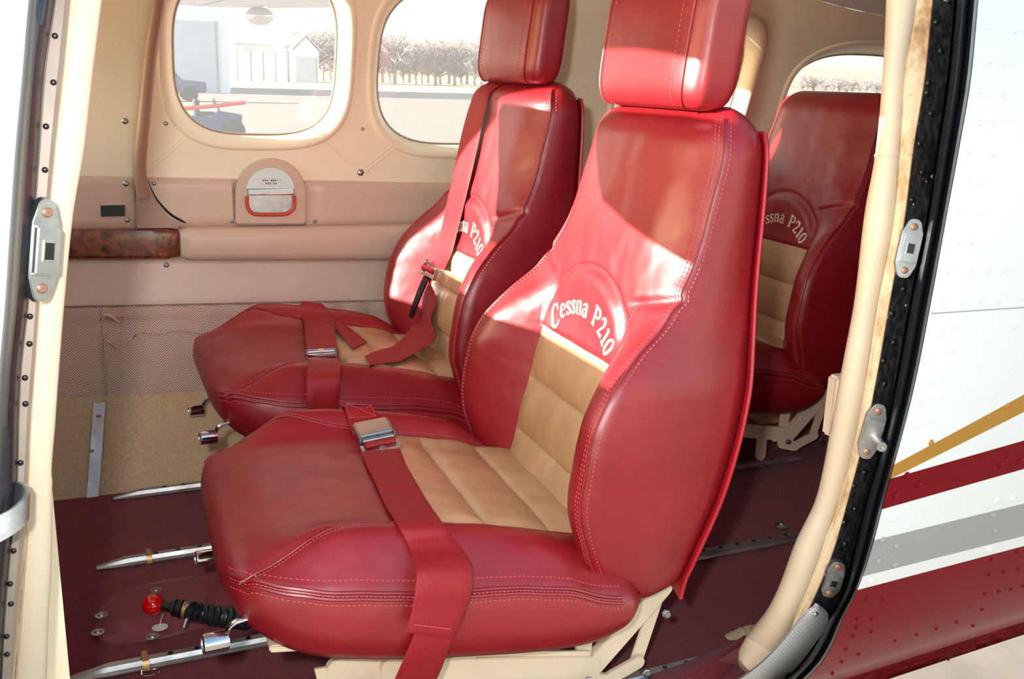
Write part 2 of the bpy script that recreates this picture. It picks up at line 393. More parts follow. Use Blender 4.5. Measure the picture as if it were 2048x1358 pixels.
# --- far wall: cream lining with four window openings
wallr = thing('wall_right', 'cream vinyl window lining along the far cabin side', 'wall', (0, 2.27, 0)); wallr['kind'] = 'structure'
WIN = [(.233, .573, .724, 1.055, 3.2), (.671, 1.045, .706, 1.05, 3.2), (1.27, 1.60, .70, 1.0, 3.2), (1.752, 2.12, .70, .945, 2.9)]
CELL = [(.135, .622), (.622, 1.16), (1.16, 1.69), (1.69, 2.3)]
NS = 26
SQ = [(-1+2*i/NS, -1) for i in range(NS)]+[(1, -1+2*i/NS) for i in range(NS)]+[(1-2*i/NS, 1) for i in range(NS)]+[(-1, 1-2*i/NS) for i in range(NS)]
def sup(cx, cz, rx, rz, n, s):
    k = (abs(s[0])**n+abs(s[1])**n)**(1/n); return (cx+rx*s[0]/k, cz+rz*s[1]/k)
panel = MB(); surround_pts = []
for wi, (w, cl) in enumerate(zip(WIN, CELL)):
    cx, cz, rx, rz, n = (w[0]+w[1])/2, (w[2]+w[3])/2, (w[1]-w[0])/2, (w[3]-w[2])/2, w[4]
    def cellpt(s):
        x = cl[0]+(cl[1]-cl[0])*(s[0]+1)/2; return (x, L_tan(x)+(roofR(x)-L_tan(x))*(s[1]+1)/2)
    outer = [cellpt(s) for s in SQ]; rim = [sup(cx, cz, rx+.036, rz+.034, n, s) for s in SQ]
    prev = [(x, Yw(x, z), z) for x, z in outer]
    for k in range(1, 7):
        cur = []
        for o2, r2 in zip(outer, rim):
            t = k/6; x = o2[0]+(r2[0]-o2[0])*t; z = o2[1]+(r2[1]-o2[1])*t; cur.append((x, Yw(x, z), z))
        panel.ring(prev, cur); prev = cur
    # rounded surround that turns in to the pane
    sur = MB(); loops = []
    for (g, d) in ((1.0, 0.0), (.93, -.004), (.78, -.0055), (.55, -.002), (.40, .006), (.28, .016), (.16, .028), (.06, .036), (-.05, .038)):
        lp = []
        for s in SQ:
            x, z = sup(cx, cz, rx+.036*g, rz+.034*g, n, s); lp.append((x, Yw(x, z)+d, z))
        loops.append(lp)
    for a, b in zip(loops[:-1], loops[1:]): sur.ring(a, b)
    so_ = sur.build('window_surround', M['cream'], wallr, ang=70)
    # pane: a curved sheet with its own thickness
    wo = thing('window_%d' % (wi+1), ['rounded cabin window farthest forward beside the red far seat, hangars behind it', 'rounded cabin window partly behind the far red headrest', 'rounded cabin window hidden behind the near red headrest', 'small rear cabin window above the rear seat'][wi], 'window', (cx, Yw(cx, cz)+.038, cz)); wo['kind'] = 'structure'
    pm = MB()
    for dy in (.0375, .0415):
        lps = []
        for g in (1.0, .8, .6, .4, .2, .02):
            lps.append([(cx+(x-cx)*g, Yw(cx+(x-cx)*g, cz+(z-cz)*g)+dy, cz+(z-cz)*g) for x, z in (sup(cx, cz, rx+.004, rz+.004, n, s) for s in SQ)])
        for a, b in zip(lps[:-1], lps[1:]): pm.ring(a, b)
        pm.add(lps[-1], [tuple(range(len(SQ)))])
    pm.build('pane', M['pane'], wo)
    gk = MB(); gp = [Vector((x, Yw(x, z)+.036, z)) for x, z in (sup(cx, cz, rx+.001, rz+.001, n, s) for s in SQ)]
    gk.tube(gp, .0022, 6, closed=True); gk.build('window_seal', M['primer'], wo)
patch(panel, XF, CELL[0][0], L_tan, roofR, nx=20, nz=16); patch(panel, CELL[-1][1], XB, L_tan, roofR, nx=10, nz=16)
panel.build('window_panel', M['cream'], wallr)
bk_m = MB(); patch(bk_m, XF, XB, lambda x: -.02, lambda x: L_tan(x)+.03, lambda u, v: -.012, 60, 40); bk_m.build('backing_sheet', M['taupe'], wallr)
def wp(px, py, off=0.0):
    p = at_surf(px, py, Yw, -off, y0=2.2); return p
# double seams sewn diagonally at the window corners
for (a, b) in (((385, 262), (290, 345)), ((630, 265), (716, 345)), ((812, 274), (722, 345)), ((672, 12), (700, -30)), ((775, 5), (765, -20))):
    for d in (-4, 4):
        m = MB(); pts = []
        for i in range(14):
            t = i/13; p = wp(a[0]+(b[0]-a[0])*t+d*.7, a[1]+(b[1]-a[1])*t+d*.7, .0004); pts.append(p)
        m.tube(pts, .0011, 6); m.build('seam', M['cream'], wallr)
def screw(px, py, parent, r=.0045, off=.001, fn=None, mat='steel'):
    p = fn(px, py) if fn else wp(px, py, off)
    m = MB(); nrm = Vector((0, -1, 0)); m.lathe([(r*1.25, 0), (r*1.25, .0008), (r, .002), (r*.5, .0028), (r*.42, .0012), (0.0, .0012)], p, nrm, 14)
    return m.build('screw', M[mat], parent)
for (x, y, r) in ((250, 242, .0052), (332, 247, .0036), (725, 258, .003), (721, 345, .0062)): screw(x, y, wallr, r)
# --- ceiling
def ceil_fn(u, v):
    x = -.33+(XB+.33)*u; r = roofR(x); yf = Yw(x, r); yn = 2*1.58-yf; s = -1+2*v
    z = r+.085*(1-abs(s)**2.4)
    return (x, 1.58-s*(yf-1.58)*(1.0), z)
m = MB(); m.grid(ceil_fn, 40, 30); ceiling = m.build('ceiling', M['liner']); struct(ceiling, 'grey fabric headliner curving over the rear of the cabin', 'ceiling')
# --- rear and front ends
def endwall(x, name, mat, label, z0, z1):
    m = MB()
    def fn(u, v):
        z = z0+(z1-z0)*v; zz = min(z, roofR(x)); yf = Yw(x, zz); f = 1.0 if z <= roofR(x) else max(0.0, 1-((z-roofR(x))/.085))**(1/2.4)
        hw = (yf-1.58)*f; return (x+.02*math.sin(math.pi*v), 1.58+hw*(-1+2*u), z)
    m.grid(fn, 20, 24); t_ = thing(name, label, 'wall', (x, 1.58, 0)); t_['kind'] = 'structure'; m.build('end_panel', mat, t_); return t_
endwall(XB, 'wall_rear', M['carpet'], 'burgundy carpeted rear end of the cabin behind the rear seat', 0, 1.06)
wf = endwall(XF, 'wall_front', M['black'], 'unseen front end of the cabin, with a glareshield and added parts that shape the sun', 0, .70)
m = MB(); m.prism([(XF, .40), (-.37, .40), (-.34, .70), (-.36, .735), (XF, .74)], (0, .97, 0), (1, 0, 0), (0, 0, 1), -1.24); m.build('glareshield', M['black'], wf, bevel=.012)  # unseen glareshield, added so its top edge cuts the sun on the seats
for poly in ([(1.10, .85), (1.215, .856), (1.36, .889), (1.43, .908), (1.462, .935), (1.555, 1.03), (1.545, 1.045), (1.10, 1.045)], [(1.64, .78), (1.90, .78), (1.925, .81), (1.966, .908), (2.04, 1.035), (2.03, 1.05), (1.64, 1.05)]):  # added unseen visors, outlines worked back from the shade patches on the seats
    m = MB(); m.prism(poly, (-.15, 0, 0), (0, 1, 0), (0, 0, 1), .010); v_ = m.build('shade_visor', M['taupe'], wf, bevel=.003)
    ya = poly[0][0]+.02; m = MB(); m.tube([(-.15, ya, 1.04), (-.17, ya, 1.20)], .005, 8); m.build('visor_arm', M['steel'], v_)
m = MB(); m.prism([(.93, .66), (1.19, .66), (1.185, 1.25), (.93, 1.25)], (-.30, 0, 0), (0, 1, 0), (0, 0, 1), .02); m.build('shade_post', M['cream'], wf, bevel=.004)  # added unseen post that keeps the sun off the aft door welt
m = MB(); m.grid(lambda u, v: (-.32+.012*v, 1.58+.56*(-1+2*u), (1.172-.085*abs(-1+2*u)**2.2) if v < .5 else 1.30), 30, 2); m.build('shade_header', M['cream'], wf)  # added unseen strip, arched to cut the sun off the far headrest
# --- lower far wall, piece by piece
def soft(w=.10, h=.012, wz=.12):
    return lambda u, v: h*min(1, (u*1.0/(w*.25+1e-6)))**.5*min(1, (1-u)/(w*.25+1e-6))**.5*min(1, v/wz)**.5*min(1, (1-v)/wz)**.5
def px_x(px, py): return wp(px, py).x
XT = px_x(272, 400)
m = MB(); patch(m, XF+.03, XT-.002, L_at, lambda x: L_tan(x)+.001, soft(.06, .006), 40, 14)
pf = m.build('vinyl_panel', M['taupe']); tag(pf, 'taupe vinyl side panel with the black sticker, forward of the roof tube', 'panel')
screw(252, 367, pf, .005, .008); screw(255, 440, pf, .004, .008)
HX0, HX1 = px_x(468, 400)+.002, px_x(613, 400)-.002
m = MB(); patch(m, XT+.001, HX0, L_at, lambda x: L_tan(x)+.001, soft(.05, .010), 30, 14)
pa = m.build('vinyl_panel', M['taupe']); tag(pa, 'taupe vinyl side panel between the roof tube and the chrome door latch', 'panel')
screw(308, 367, pa, .0035, .012); screw(463, 443, pa, .0035, .008)
m = MB(); patch(m, HX1, 1.95, L_at, lambda x: L_tan(x)+.001, soft(.03, .010), 60, 14)
pb = m.build('vinyl_panel', M['taupe']); tag(pb, 'long taupe vinyl side panel running aft from the chrome door latch', 'panel')
screw(630, 443, pb, .0035, .008)
m = MB(); patch(m, XF+.03, 1.95, L_fab, L_ab, soft(.03, .008, .08), 70, 16)
pc = m.build('lower_panel', M['taupe']); tag(pc, 'smooth taupe vinyl panel below the armrest, above the herringbone fabric', 'panel')
screw(333, 530, pc, .0045, .010)
pst = wp(226, 421, .0095)
m = MB(); m.grid(lambda u, v: (wp(201+49*u, 411+21*v, .0088)), 8, 4); m2 = MB()
stk = MB(); q = [wp(201, 411, .0088), wp(250, 410, .0088), wp(250, 432, .0088), wp(202, 433, .0088)]
stk.add([p for p in q]+[p-Vector((0, .0012, 0)) for p in q], [(0, 1, 2, 3), (7, 6, 5, 4), (0, 4, 5, 1), (1, 5, 6, 2), (2, 6, 7, 3), (3, 7, 4, 0)])
o = stk.build('tape_patch', M['black'], smooth_=False); tag(o, 'small black rectangle of tape stuck on the taupe side panel', 'sticker')
# herringbone map pocket
XS = px_x(206, 700)
def pock(x0):
    def f(u, v):
        x = x0[0]+(x0[1]-x0[0])*u
        w = .004*math.sin(x*95+2*math.sin(v*3))*max(0, v)**2 if x > XS else .0006*math.sin(x*60)
        tear = -.006*math.exp(-((x-XS-.03)/.022)**2-((v-.80)/.06)**2)
        sag = .012*math.sin(math.pi*min(1, max(0, (x-XS)/.5)))*math.sin(math.pi*v)**.8 if x > XS else 0.0
        hem = .0035 if v > .86 else 0.0
        return .003+w*.8+sag+hem+tear
    return f
m = MB(); patch(m, XF+.03, XS, L_car, lambda x: L_fab(x)+.002, pock((XF, XS)), 50, 20)
o = m.build('fabric_panel', M['tweed']); tag(o, 'flat brown herringbone fabric panel beside the forward door post', 'panel')
m = MB(); patch(m, XS+.0008, 1.95, L_car, lambda x: L_fab(x)+.002, pock((XS, 1.95)), 220, 36)
mp = m.build('map_pocket', M['tweed']); tag(mp, 'gathered herringbone fabric map pocket with a torn corner', 'pocket')
m = MB(); pts = [wp(206+(758-206)*t, 668-14*t+(3*math.sin(t*40) if t > .02 else 0)+ (28*math.exp(-((t-.06)/.05)**2)), .016) for t in np.linspace(0.0, 1, 60)]
m.tube(pts, .0012, 5); m.build('hem_stitch', M['tweed'], mp)
m = MB(); m.tube(path([wp(206, 668, .006), wp(202, 700, .008), wp(210, 740, .006), wp(206, 792, .004)], 24), .0018, 6); m.build('pocket_edge', M['tweed'], mp)
m = MB(); m.tube(path([wp(205, 640, .008), wp(212, 630, .013), wp(224, 634, .013), wp(240, 645, .008)], 14), [.002+.002*math.sin(math.pi*i/13) for i in range(14)], 7); m.build('frayed_corner', M['taupe'], mp)
# tan carpeted kick panel
XK = px_x(196, 900)
m = MB(); patch(m, XF+.03, 2.0, lambda x: 0.0, L_car, lambda u, v: .004+.002*noise.noise(Vector((u*60, v*8, 3))), 110, 22)
kick = m.build('kick_panel', M['tancarpet']); tag(kick, 'worn tan carpet covering the lower far side wall', 'carpet')
# metal strip over the carpet joint
m = MB(); cs = [wp(199-14*t, 806+194*t, .010+.004*math.sin(t*5)) for t in np.linspace(0, 1, 18)]
m.ribbon(cs, [Vector((.0125, .0, .0)) for _ in cs], .002)
br = m.build('metal_strip', M['alu']); tag(br, 'bent bare metal strip holding down the tan carpet', 'strip')
for (x, y) in ((197, 832), (183, 902)): 
    screw(x, y, br, .0038, .0135, mat='steel')
# --- roof tube with its gusset
tb = thing('roof_tube', 'taupe painted tube rising from a triangular gusset in front of the first window', 'tube', wp(285, 452))
pts = [wp(332, -90, .03), wp(318, 0, .024), wp(302, 100, .022), wp(291, 200, .021), wp(281, 300, .020), wp(280, 350, .018), wp(287, 395, .016)]
m = MB(); m.tube(path(pts, 40), [.0132]*40, 14); m.build('tube', M['tubepaint'], tb)
g = [(272, 354), (289, 354), (300, 380), (318, 412), (340, 436), (358, 446), (358, 456), (273, 457)]
gp = [wp(x, y, .017) for x, y in g]; m = MB()
m.add(gp+[p+Vector((0, .022, 0)) for p in gp], [tuple(range(8)), tuple(range(15, 7, -1))]+[(i, 8+i, 8+(i+1) % 8, (i+1) % 8) for i in range(8)])
m.build('gusset', M['tubepaint'], tb, bevel=.002)
m = MB(); m.tube(path([wp(296, 362, .011), wp(312, 396, .011), wp(338, 426, .011), wp(362, 441, .011), wp(372, 446, .011)], 20), [.0008+.0022*math.sin(math.pi*(i/19)**1.4) for i in range(20)], 6); m.build('gap_strip', M['black'], tb)
# --- wooden strip and padded armrest
XW = px_x(359, 480)
def bar_section(m, x0, x1, prof, n=40, endr=.012):
    def fn(u, v):
        x = x0+(x1-x0)*u; k = len(prof); a, b = prof[int(round(v*k)) % k]
        e = min(1.0, min(u*(x1-x0), (1-u)*(x1-x0))/endr); s = math.sqrt(max(0.0, 1-(1-e)**2)) if e < 1 else 1.0
        z0, z1 = L_ab(x), L_at(x); zc = (z0+z1)/2; h = (z1-z0)/2
        return (x, Yw(x, zc)+.004-(a*(.72+.28*s)), zc+b*h*(.86+.14*s))
    m.grid(fn, n, len(prof), cv=True)
wprof = [(0, -1.0), (.022, -1.0), (.027, -.9), (.028, -.7), (.028, .7), (.026, .92), (.02, 1.0), (0, 1.0)]
m = MB(); bar_section(m, XF+.03, XW-.002, wprof, 30, .0005); o = m.build('wood_trim', M['burl'], ang=50); tag(o, 'dark polished burl wood strip in line with the armrest', 'trim strip')
aprof = [(0, -1.02)]+[(.022+.030*math.cos(a), 1.02*math.sin(a)) if abs(a) > .01 else (.052, 0) for a in np.linspace(-math.pi/2, math.pi/2, 17)]+[(0, 1.02)]
aprof = [(0, -1.04), (.026, -1.04), (.036, -.97), (.043, -.8), (.046, -.5), (.046, 0), (.046, .4), (.044, .68), (.038, .9), (.028, 1.02), (.016, 1.06), (0, 1.06)]
m = MB(); bar_section(m, XW, 1.5, aprof, 90, .016); arm = m.build('armrest', M['taupe'], ang=60); tag(arm, 'long padded taupe vinyl armrest along the far wall', 'armrest')
screw(375, 516, arm, .003, .030)
# --- door latch: arched housing, chrome plate, red pull handle
hb = wp(541, 446, .0); hou = thing('door_latch', 'arched taupe latch housing with chrome plate and red pull handle', 'latch', (hb.x, hb.y, hb.z))
def arch(x0, x1, y0, y1, n=24):
    r = (x1-x0)/2; cx = (x0+x1)/2; pts = [(x0, y1), (x1, y1)]
    for i in range(n+1):
        a = -math.pi*i/n; pts.append((cx+r*math.cos(a), y0+r*.98+r*.98*math.sin(a)))
    return pts
def shaped(ptsA, ptsB, offA, offB, name, mat, par, bevel=0.0):
    n = len(ptsA); A = [wp(x, y, offA) for x, y in ptsA]; B = [wp(x, y, offB) for x, y in ptsB]
    m = MB(); m.add(A+B, [tuple(range(n-1, -1, -1)), tuple(range(n, 2*n))]+[(i, (i+1) % n, n+(i+1) % n, n+i) for i in range(n)])
    return m.build(name, M[mat], par, bevel=bevel)
o1 = arch(469, 613, 316, 447); o2 = arch(471, 611, 318, 447)
hs_ = shaped(o1, o2, -.002, .016, 'housing', 'taupe', hou, .003)
# recess, plate and label
rp = [(492, 394)]+[(541+49*math.cos(a), 388-52*math.sin(a)) for a in np.linspace(math.pi, 0, 22)]+[(590, 394), (590, 410), (584, 424), (572, 431), (510, 431), (498, 424), (492, 410)]
shaped(rp, rp, .0150, .0164, 'recess', 'steel', hou)
cp = [(493+0, 377)]+[(541+48*math.cos(a), 380-44*math.sin(a)) for a in np.linspace(math.pi*.98, math.pi*.02, 22)]+[(589, 377)]
shaped(cp, cp, .0160, .0205, 'chrome_plate', 'chrome', hou, .0006)
lab = shaped([(522, 357), (562, 357), (563, 372), (523, 372)], [(522, 357), (562, 357), (563, 372), (523, 372)], .0202, .0212, 'label_plate', 'steel', hou)
for r_, (ya, xs) in enumerate(((361, range(527, 558, 4)), (367, range(532, 553, 4)))):
    m = MB()
    for i, x in enumerate(xs):
        if i % 4 == 3: continue
        p = wp(x, ya, .0216); m.box(p, (.0022, .0004, .003)); m.box(p+Vector((.0012, 0, .001)), (.0012, .0004, .001))
    m.build('engraved_line', M['black'], lab, kind='stuff')
shaped([(493, 378), (590, 377), (590, 390), (493, 391)], [(497, 380), (586, 379), (586, 388), (497, 389)], .018, .028, 'flap_bar', 'chrome', hou, .0008)
hp = [wp(494, 392, .024), wp(494, 406, .024), wp(497, 418, .024), wp(506, 427, .024), wp(520, 429, .024), wp(563, 429, .024), wp(577, 426, .024), wp(587, 417, .024), wp(589, 405, .024), wp(588, 391, .024)]
m = MB(); m.tube(path(hp, 50), .0042, 10); m.build('pull_handle', M['handle'], hou, label='red U-shaped pull handle')
# ================================================================== near side: door aperture, jamb, skin
RJ = [  # y, tube left, tube right, strip right, flange right, seal right
 (-160, 1797, 1843, 1878, 1930, 1978), (-60, 1792, 1837, 1870, 1918, 1964), (0, 1790, 1833, 1864, 1912, 1958), (150, 1780, 1812, 1849, 1898, 1944), (300, 1767, 1801, 1825, 1876, 1919), (430, 1746, 1789, 1809, 1857, 1895),
 (600, 1724, 1758, 1779, 1823, 1864), (750, 1697, 1734, 1753, 1796, 1835), (850, 1679, 1717, 1733, 1776, 1811), (1000, 1647, 1679, 1695, 1734, 1770),
 (1100, 1604, 1642, 1666, 1710, 1744), (1180, 1575, 1611, 1634, 1690, 1716), (1240, 1548, 1584, 1605, 1657, 1686), (1290, 1515, 1553, 1580, 1630, 1666),
 (1325, 1480, 1520, 1550, 1606, 1645), (1358, 1440, 1480, 1510, 1572, 1614), (1400, 1370, 1410, 1450, 1520, 1570), (1450, 1270, 1310, 1360, 1440, 1500)]
def rj(y, c):
    ys = [r[0] for r in RJ]; return sp(y, ys, [r[c] for r in RJ])
def jp(px, py, dy): return at_surf(px, py, Ys, dy, y0=.95)
NJ = 90; YS_ = [-160+(1450+160)*i/(NJ-1) for i in range(NJ)]
DT, DS, DF, DE = .075, .052, .040, .0
jr = thing('trim_1', 'black riveted door jamb at the aft edge of the open door', 'door frame', jp(1700, 1100, .03)); jr['kind'] = 'structure'
def strip(m, cols, n=NJ, ys=YS_):
    """cols: list of (function y->px, depth)"""
    k = len(cols)
    m.grid(lambda u, v: jp(cols[int(round(u*(k-1)))][0](ys[int(round(v*(n-1)))]), ys[int(round(v*(n-1)))], cols[int(round(u*(k-1)))][1]), k, n)
def between(a, b, t): return lambda y: rj(y, a)*(1-t)+rj(y, b)*t
m = MB(); strip(m, [(between(3, 3, 0), DS-.004), (between(3, 4, .04), DF), (between(3, 4, .5), DF-.001), (between(3, 4, .93), DF-.002), (between(3, 4, 1.0), DF+.014)])
m.build('jamb_flange', M['blackpaint'], jr)
m = MB(); strip(m, [(between(4, 4, 0), DF+.014), (between(4, 5, .12), .012), (between(4, 5, .3), -.002), (between(4, 5, .48), .004), (between(4, 5, .56), .011), (between(4, 5, .64), .003), (between(4, 5, .8), -.004), (between(4, 5, .93), -.001), (between(5, 5, 0), .006)])
sealo = m.build('rubber_seal', M['rubber'], jr, ang=80)
m = MB(); strip(m, [(between(2, 3, -.25), DT), (between(2, 3, 0.0), DT-.012), (between(2, 3, .5), DS+.004), (between(3, 3, 0), DS), (between(3, 4, .06), DF+.002)])
m.build('stained_strip', M['dirty'], jr)
wt = []; wr_ = []
for y in YS_:
    if y > 1300: break
    a = jp(rj(y, 1), y, DT); b = jp(rj(y, 2), y, DT); wt.append((a+b)/2+Vector((0, .006, 0))); wr_.append((b-a).length/2*1.02)
e = [jp(1506, 1320, DT+.01), jp(1482, 1336, DT+.03), jp(1450, 1352, DT+.06)]
wt2 = path([wt[-1]]+e, 14)[1:]; wt += wt2; wr_ += [wr_[-1]*(1-.25*i/len(wt2)) for i in range(len(wt2))]
m = MB(); m.tube(wt, wr_, 16); m.build('padded_welt', M['welt'], jr)
m = MB()                              # stitches beside the welt
for i in range(150):
    y = 560+(1230-560)*i/149; p = jp(rj(y, 2)+3.0, y, DT-.016); q = jp(rj(y+2.6, 2)+3.0, y+2.6, DT-.016); m.tube([p, q], .0008, 4)
m.build('stitching', M['dirty'], jr, kind='stuff')
jj = jp(1783, 302, DT)+Vector((0, .004, 0)); m = MB(); m.tube([wt[26]+(wt[27]-wt[26])*0.0, wt[26]+(wt[27]-wt[26])*.25], [wr_[26]*1.07]*2, 16); m.build('welt_joint', M['welt'], jr)
def dome(m, p, nrm, r=.0042, h=.55):
    m.lathe([(r, -.0005), (r*.92, r*h*.45), (r*.7, r*h*.8), (r*.38, r*h), (0, r*h*1.05)], p, nrm, 10)
rm = MB(); dome(rm, (0, 0, 0), (0, -1, 0)); riv_black = None
def rivets(lst, fn, mat, parent, r=.0042):
    base = None; out = []
    for (x, y) in lst:
        p = fn(x, y)
        if base is None:
            mm = MB(); dome(mm, (0, 0, 0), (0, -1, 0), r); base = mm.build('rivet', M[mat], parent, world=False); o = base
        else:
            o = base.copy(); COL.objects.link(o); o.parent = parent
        off = Vector((0, 0, 0)); q = parent
        while q is not None: off += q.location; q = q.parent
        o.location = p-off; out.append(o)
    return out
RB = [(1897, 3), (1873, 45), (1882, 103), (1857, 167), (1855, 186), (1863, 228), (1840, 288), (1845, 345), (1825, 400), (1808, 578), (1785, 628), (1788, 685), (1768, 722), (1770, 768), (1730, 945), (1709, 972), (1711, 1018), (1690, 1045), (1691, 1088), (1640, 1211)]
rivets(RB, lambda x, y: jp(x, y, DF-.0015), 'black', jr)
# scuff plate at the foot of the jamb
m = MB(); ysc = [1208+(1440-1208)*i/29 for i in range(30)]
def sc_l(y): return sp(y, [1208, 1240, 1290, 1330, 1358, 1440], [1634, 1601, 1560, 1519, 1481, 1340])
def sc_r(y): return sp(y, [1208, 1225, 1240, 1290, 1330, 1358, 1440], [1636, 1655, 1657, 1628, 1597, 1570, 1440])
def scg(u, v):
    i = ysc[int(round(v*29))]; return jp(sc_l(i)*(1-u)+sc_r(i)*u, i, DF-.004-.004*math.sin(math.pi*u))
m.grid(scg, 8, 30)
def scg2(u, v):
    p = scg(u, v); return p+Vector((0, .003, 0))
m.grid(scg2, 8, 30); sp_ = m.build('scuff_plate', M['scuff'], jr, label='textured aluminium scuff plate')
screw(1631, 1228, sp_, .003, fn=lambda x, y: jp(x, y, DF-.008))
# latch strikers
def striker(px, py, ang, ln, wd, lab, bolt=False, left=False, dy=None):
    dy = DF-.004 if dy is None else dy
    fnp = (lambda x, y, d: jp(x, y, d))
    c = fnp(px, py, dy); t = thing('latch_striker', lab, 'latch plate', c, group='latch plates on the door posts')
    u = RT*math.cos(ang)+UP*math.sin(ang); u = Vector((u.x, 0, u.z)).normalized()       # long axis, in the jamb's face
    a = fnp(px+math.cos(ang)*40, py-math.sin(ang)*40, dy)-fnp(px-math.cos(ang)*40, py+math.sin(ang)*40, dy); u = a.normalized()
    nn = Vector((.55 if left else -.62, -1, 0)).normalized(); nn = (nn-u*nn.dot(u)).normalized(); w = nn.cross(u)
    oct_ = [(-.5, -.14), (-.46, -.30), (-.27, -.5), (.27, -.5), (.46, -.30), (.5, -.14), (.5, .14), (.46, .30), (.27, .5), (-.27, .5), (-.46, .30), (-.5, .14)]
    def slab(k, k2, d0, d1, name, mat, bev=.0008):
        A = [c+u*(x*ln*k)+w*(y*wd*k2)+nn*d0 for x, y in oct_]; B = [c+u*(x*ln*k*.97)+w*(y*wd*k2*.94)+nn*d1 for x, y in oct_]; n = 12
        mm = MB(); mm.add(A+B, [tuple(range(n-1, -1, -1)), tuple(range(n, 2*n))]+[(i, (i+1) % n, n+(i+1) % n, n+i) for i in range(n)])
        return mm.build(name, M[mat], t, bevel=bev)
    slab(1, 1, -.004, .004, 'base_plate', 'steel'); 
    mm = MB(); mm.box(c+nn*.006, (ln*.46, wd*.84, .008), (u, w, nn)); mm.build('raised_block', M['steel'], t, bevel=.0015)
    for s in (-1, 1):
        mm = MB(); mm.lathe([(wd*.17, .003), (wd*.17, .0048), (wd*.12, .0058), (wd*.05, .0058), (wd*.05, .0046), (0, .0046)], c+u*(s*ln*.36), nn, 12); mm.build('screw', M['copper'], t)
    if bolt:
        mm = MB(); mm.lathe([(wd*.26, .0), (wd*.26, .026), (wd*.24, .03), (wd*.12, .03), (wd*.11, .027), (0, .027)], c-u*(ln*.1)+nn*.006-w*(wd*.25), nn, 16); mm.build('latch_pin', M['steel'], t)
    else:
        q = [(-.1, -.14), (.1, -.14), (.1, .14), (-.1, .14)]
        mm = MB(); mm.box(c+nn*.0092, (ln*.16, wd*.30, .003), (u, w, nn)); sl_ = mm.build('slot', M['black'], t)
        mm = MB()
        for s in (-1, 1):
            mm.box(c+nn*.0098+u*(s*ln*.09), (ln*.02, wd*.36, .003), (u, w, nn)); mm.box(c+nn*.0098+w*(s*wd*.18), (ln*.2, wd*.04, .003), (u, w, nn))
        mm.build('slot_rim', M['steel'], t)
    return t
A_ = math.radians(77)
striker(1817, 497, A_, .074, .026, 'upper steel latch striker on the black aft door jamb, with a square slot')
striker(1744, 862, math.radians(74), .076, .026, 'middle steel latch plate on the aft door jamb with a round pin', True)
striker(1666, 1157, math.radians(72), .064, .026, 'lowest steel latch striker on the aft door jamb, above the scuff plate')
# --- outer skin aft of the door, cut into its painted bands
def skin_mesh():
    bm = bmesh.new(); rows = []
    ys = YS_[:]; edge = [jp(rj(y, 5)-1.0, y, .0) for y in ys]
    zs = [p.z for p in edge]
    zlist = list(np.linspace(1.05, max(zs)+.004, 4))+zs
    for i, zz in enumerate(zlist):
        x0 = edge[0].x if i < 4 else edge[i-4].x
        rows.append((x0, zz))
    xl, zl = rows[-1]
    for k in range(1, 16):
        z = zl-(zl+.155)*k/15; rows.append((min(xl, xl-.02*k), z))
    V = []
    NXS = 40
    for (x0, z) in rows:
        V.append([bm.verts.new((x0+(2.9-x0)*(j/NXS)**1.3, Ys(x0+(2.9-x0)*(j/NXS)**1.3, z), z)) for j in range(NXS+1)])
    for a, b in zip(V[:-1], V[1:]):
        for j in range(NXS): bm.faces.new((a[j], a[j+1], b[j+1], b[j]))
    return bm
def skin_line(a, b):
    p = at_surf(*a, Ys, 0, .9); q = at_surf(*b, Ys, 0, .9); return p, q
bm = skin_mesh()
lines = {}
for nm, a, b in (('gu', (1783, 932), (2048, 789)), ('gl', (1783, 957), (2048, 824)), ('r1u', (1782, 957), (2048, 881)), ('r1l', (1767, 1018), (2048, 938)), ('gru', (1750, 1080), (2048, 1007)), ('grl', (1729, 1152), (2048, 1072)), ('r2u', (1719, 1179), (2048, 1092))):
    p, q = skin_line(a, b); d = q-p; nn = Vector((-d.z, 0, d.x)).normalized(); lines[nm] = (p, nn)
    bmesh.ops.bisect_plane(bm, geom=bm.verts[:]+bm.edges[:]+bm.faces[:], plane_co=p, plane_no=nn)
for f in bm.faces:
    c = f.calc_center_median(); sd = {k: (c-p).dot(n) for k, (p, n) in lines.items()}
    if sd['r2u'] < 0: mi = 1
    elif sd['grl'] < 0: mi = 0
    elif sd['gru'] < 0: mi = 2
    elif sd['r1l'] < 0: mi = 0
    elif sd['r1u'] < 0: mi = 1
    elif sd['gu'] < 0 and sd['gl'] > 0: mi = 3
    else: mi = 0
    f.material_index = mi; f.smooth = True
bmesh.ops.recalc_face_normals(bm, faces=bm.faces)
me = bpy.data.meshes.new('wall_left'); bm.to_mesh(me); bm.free()
skin = bpy.data.objects.new('wall_left', me); COL.objects.link(skin)
for k in ('white', 'redpaint', 'greypaint', 'goldpaint'): me.materials.append(M[k])
struct(skin, 'white outer fuselage skin with burgundy, grey and gold stripes aft of the door', 'fuselage')
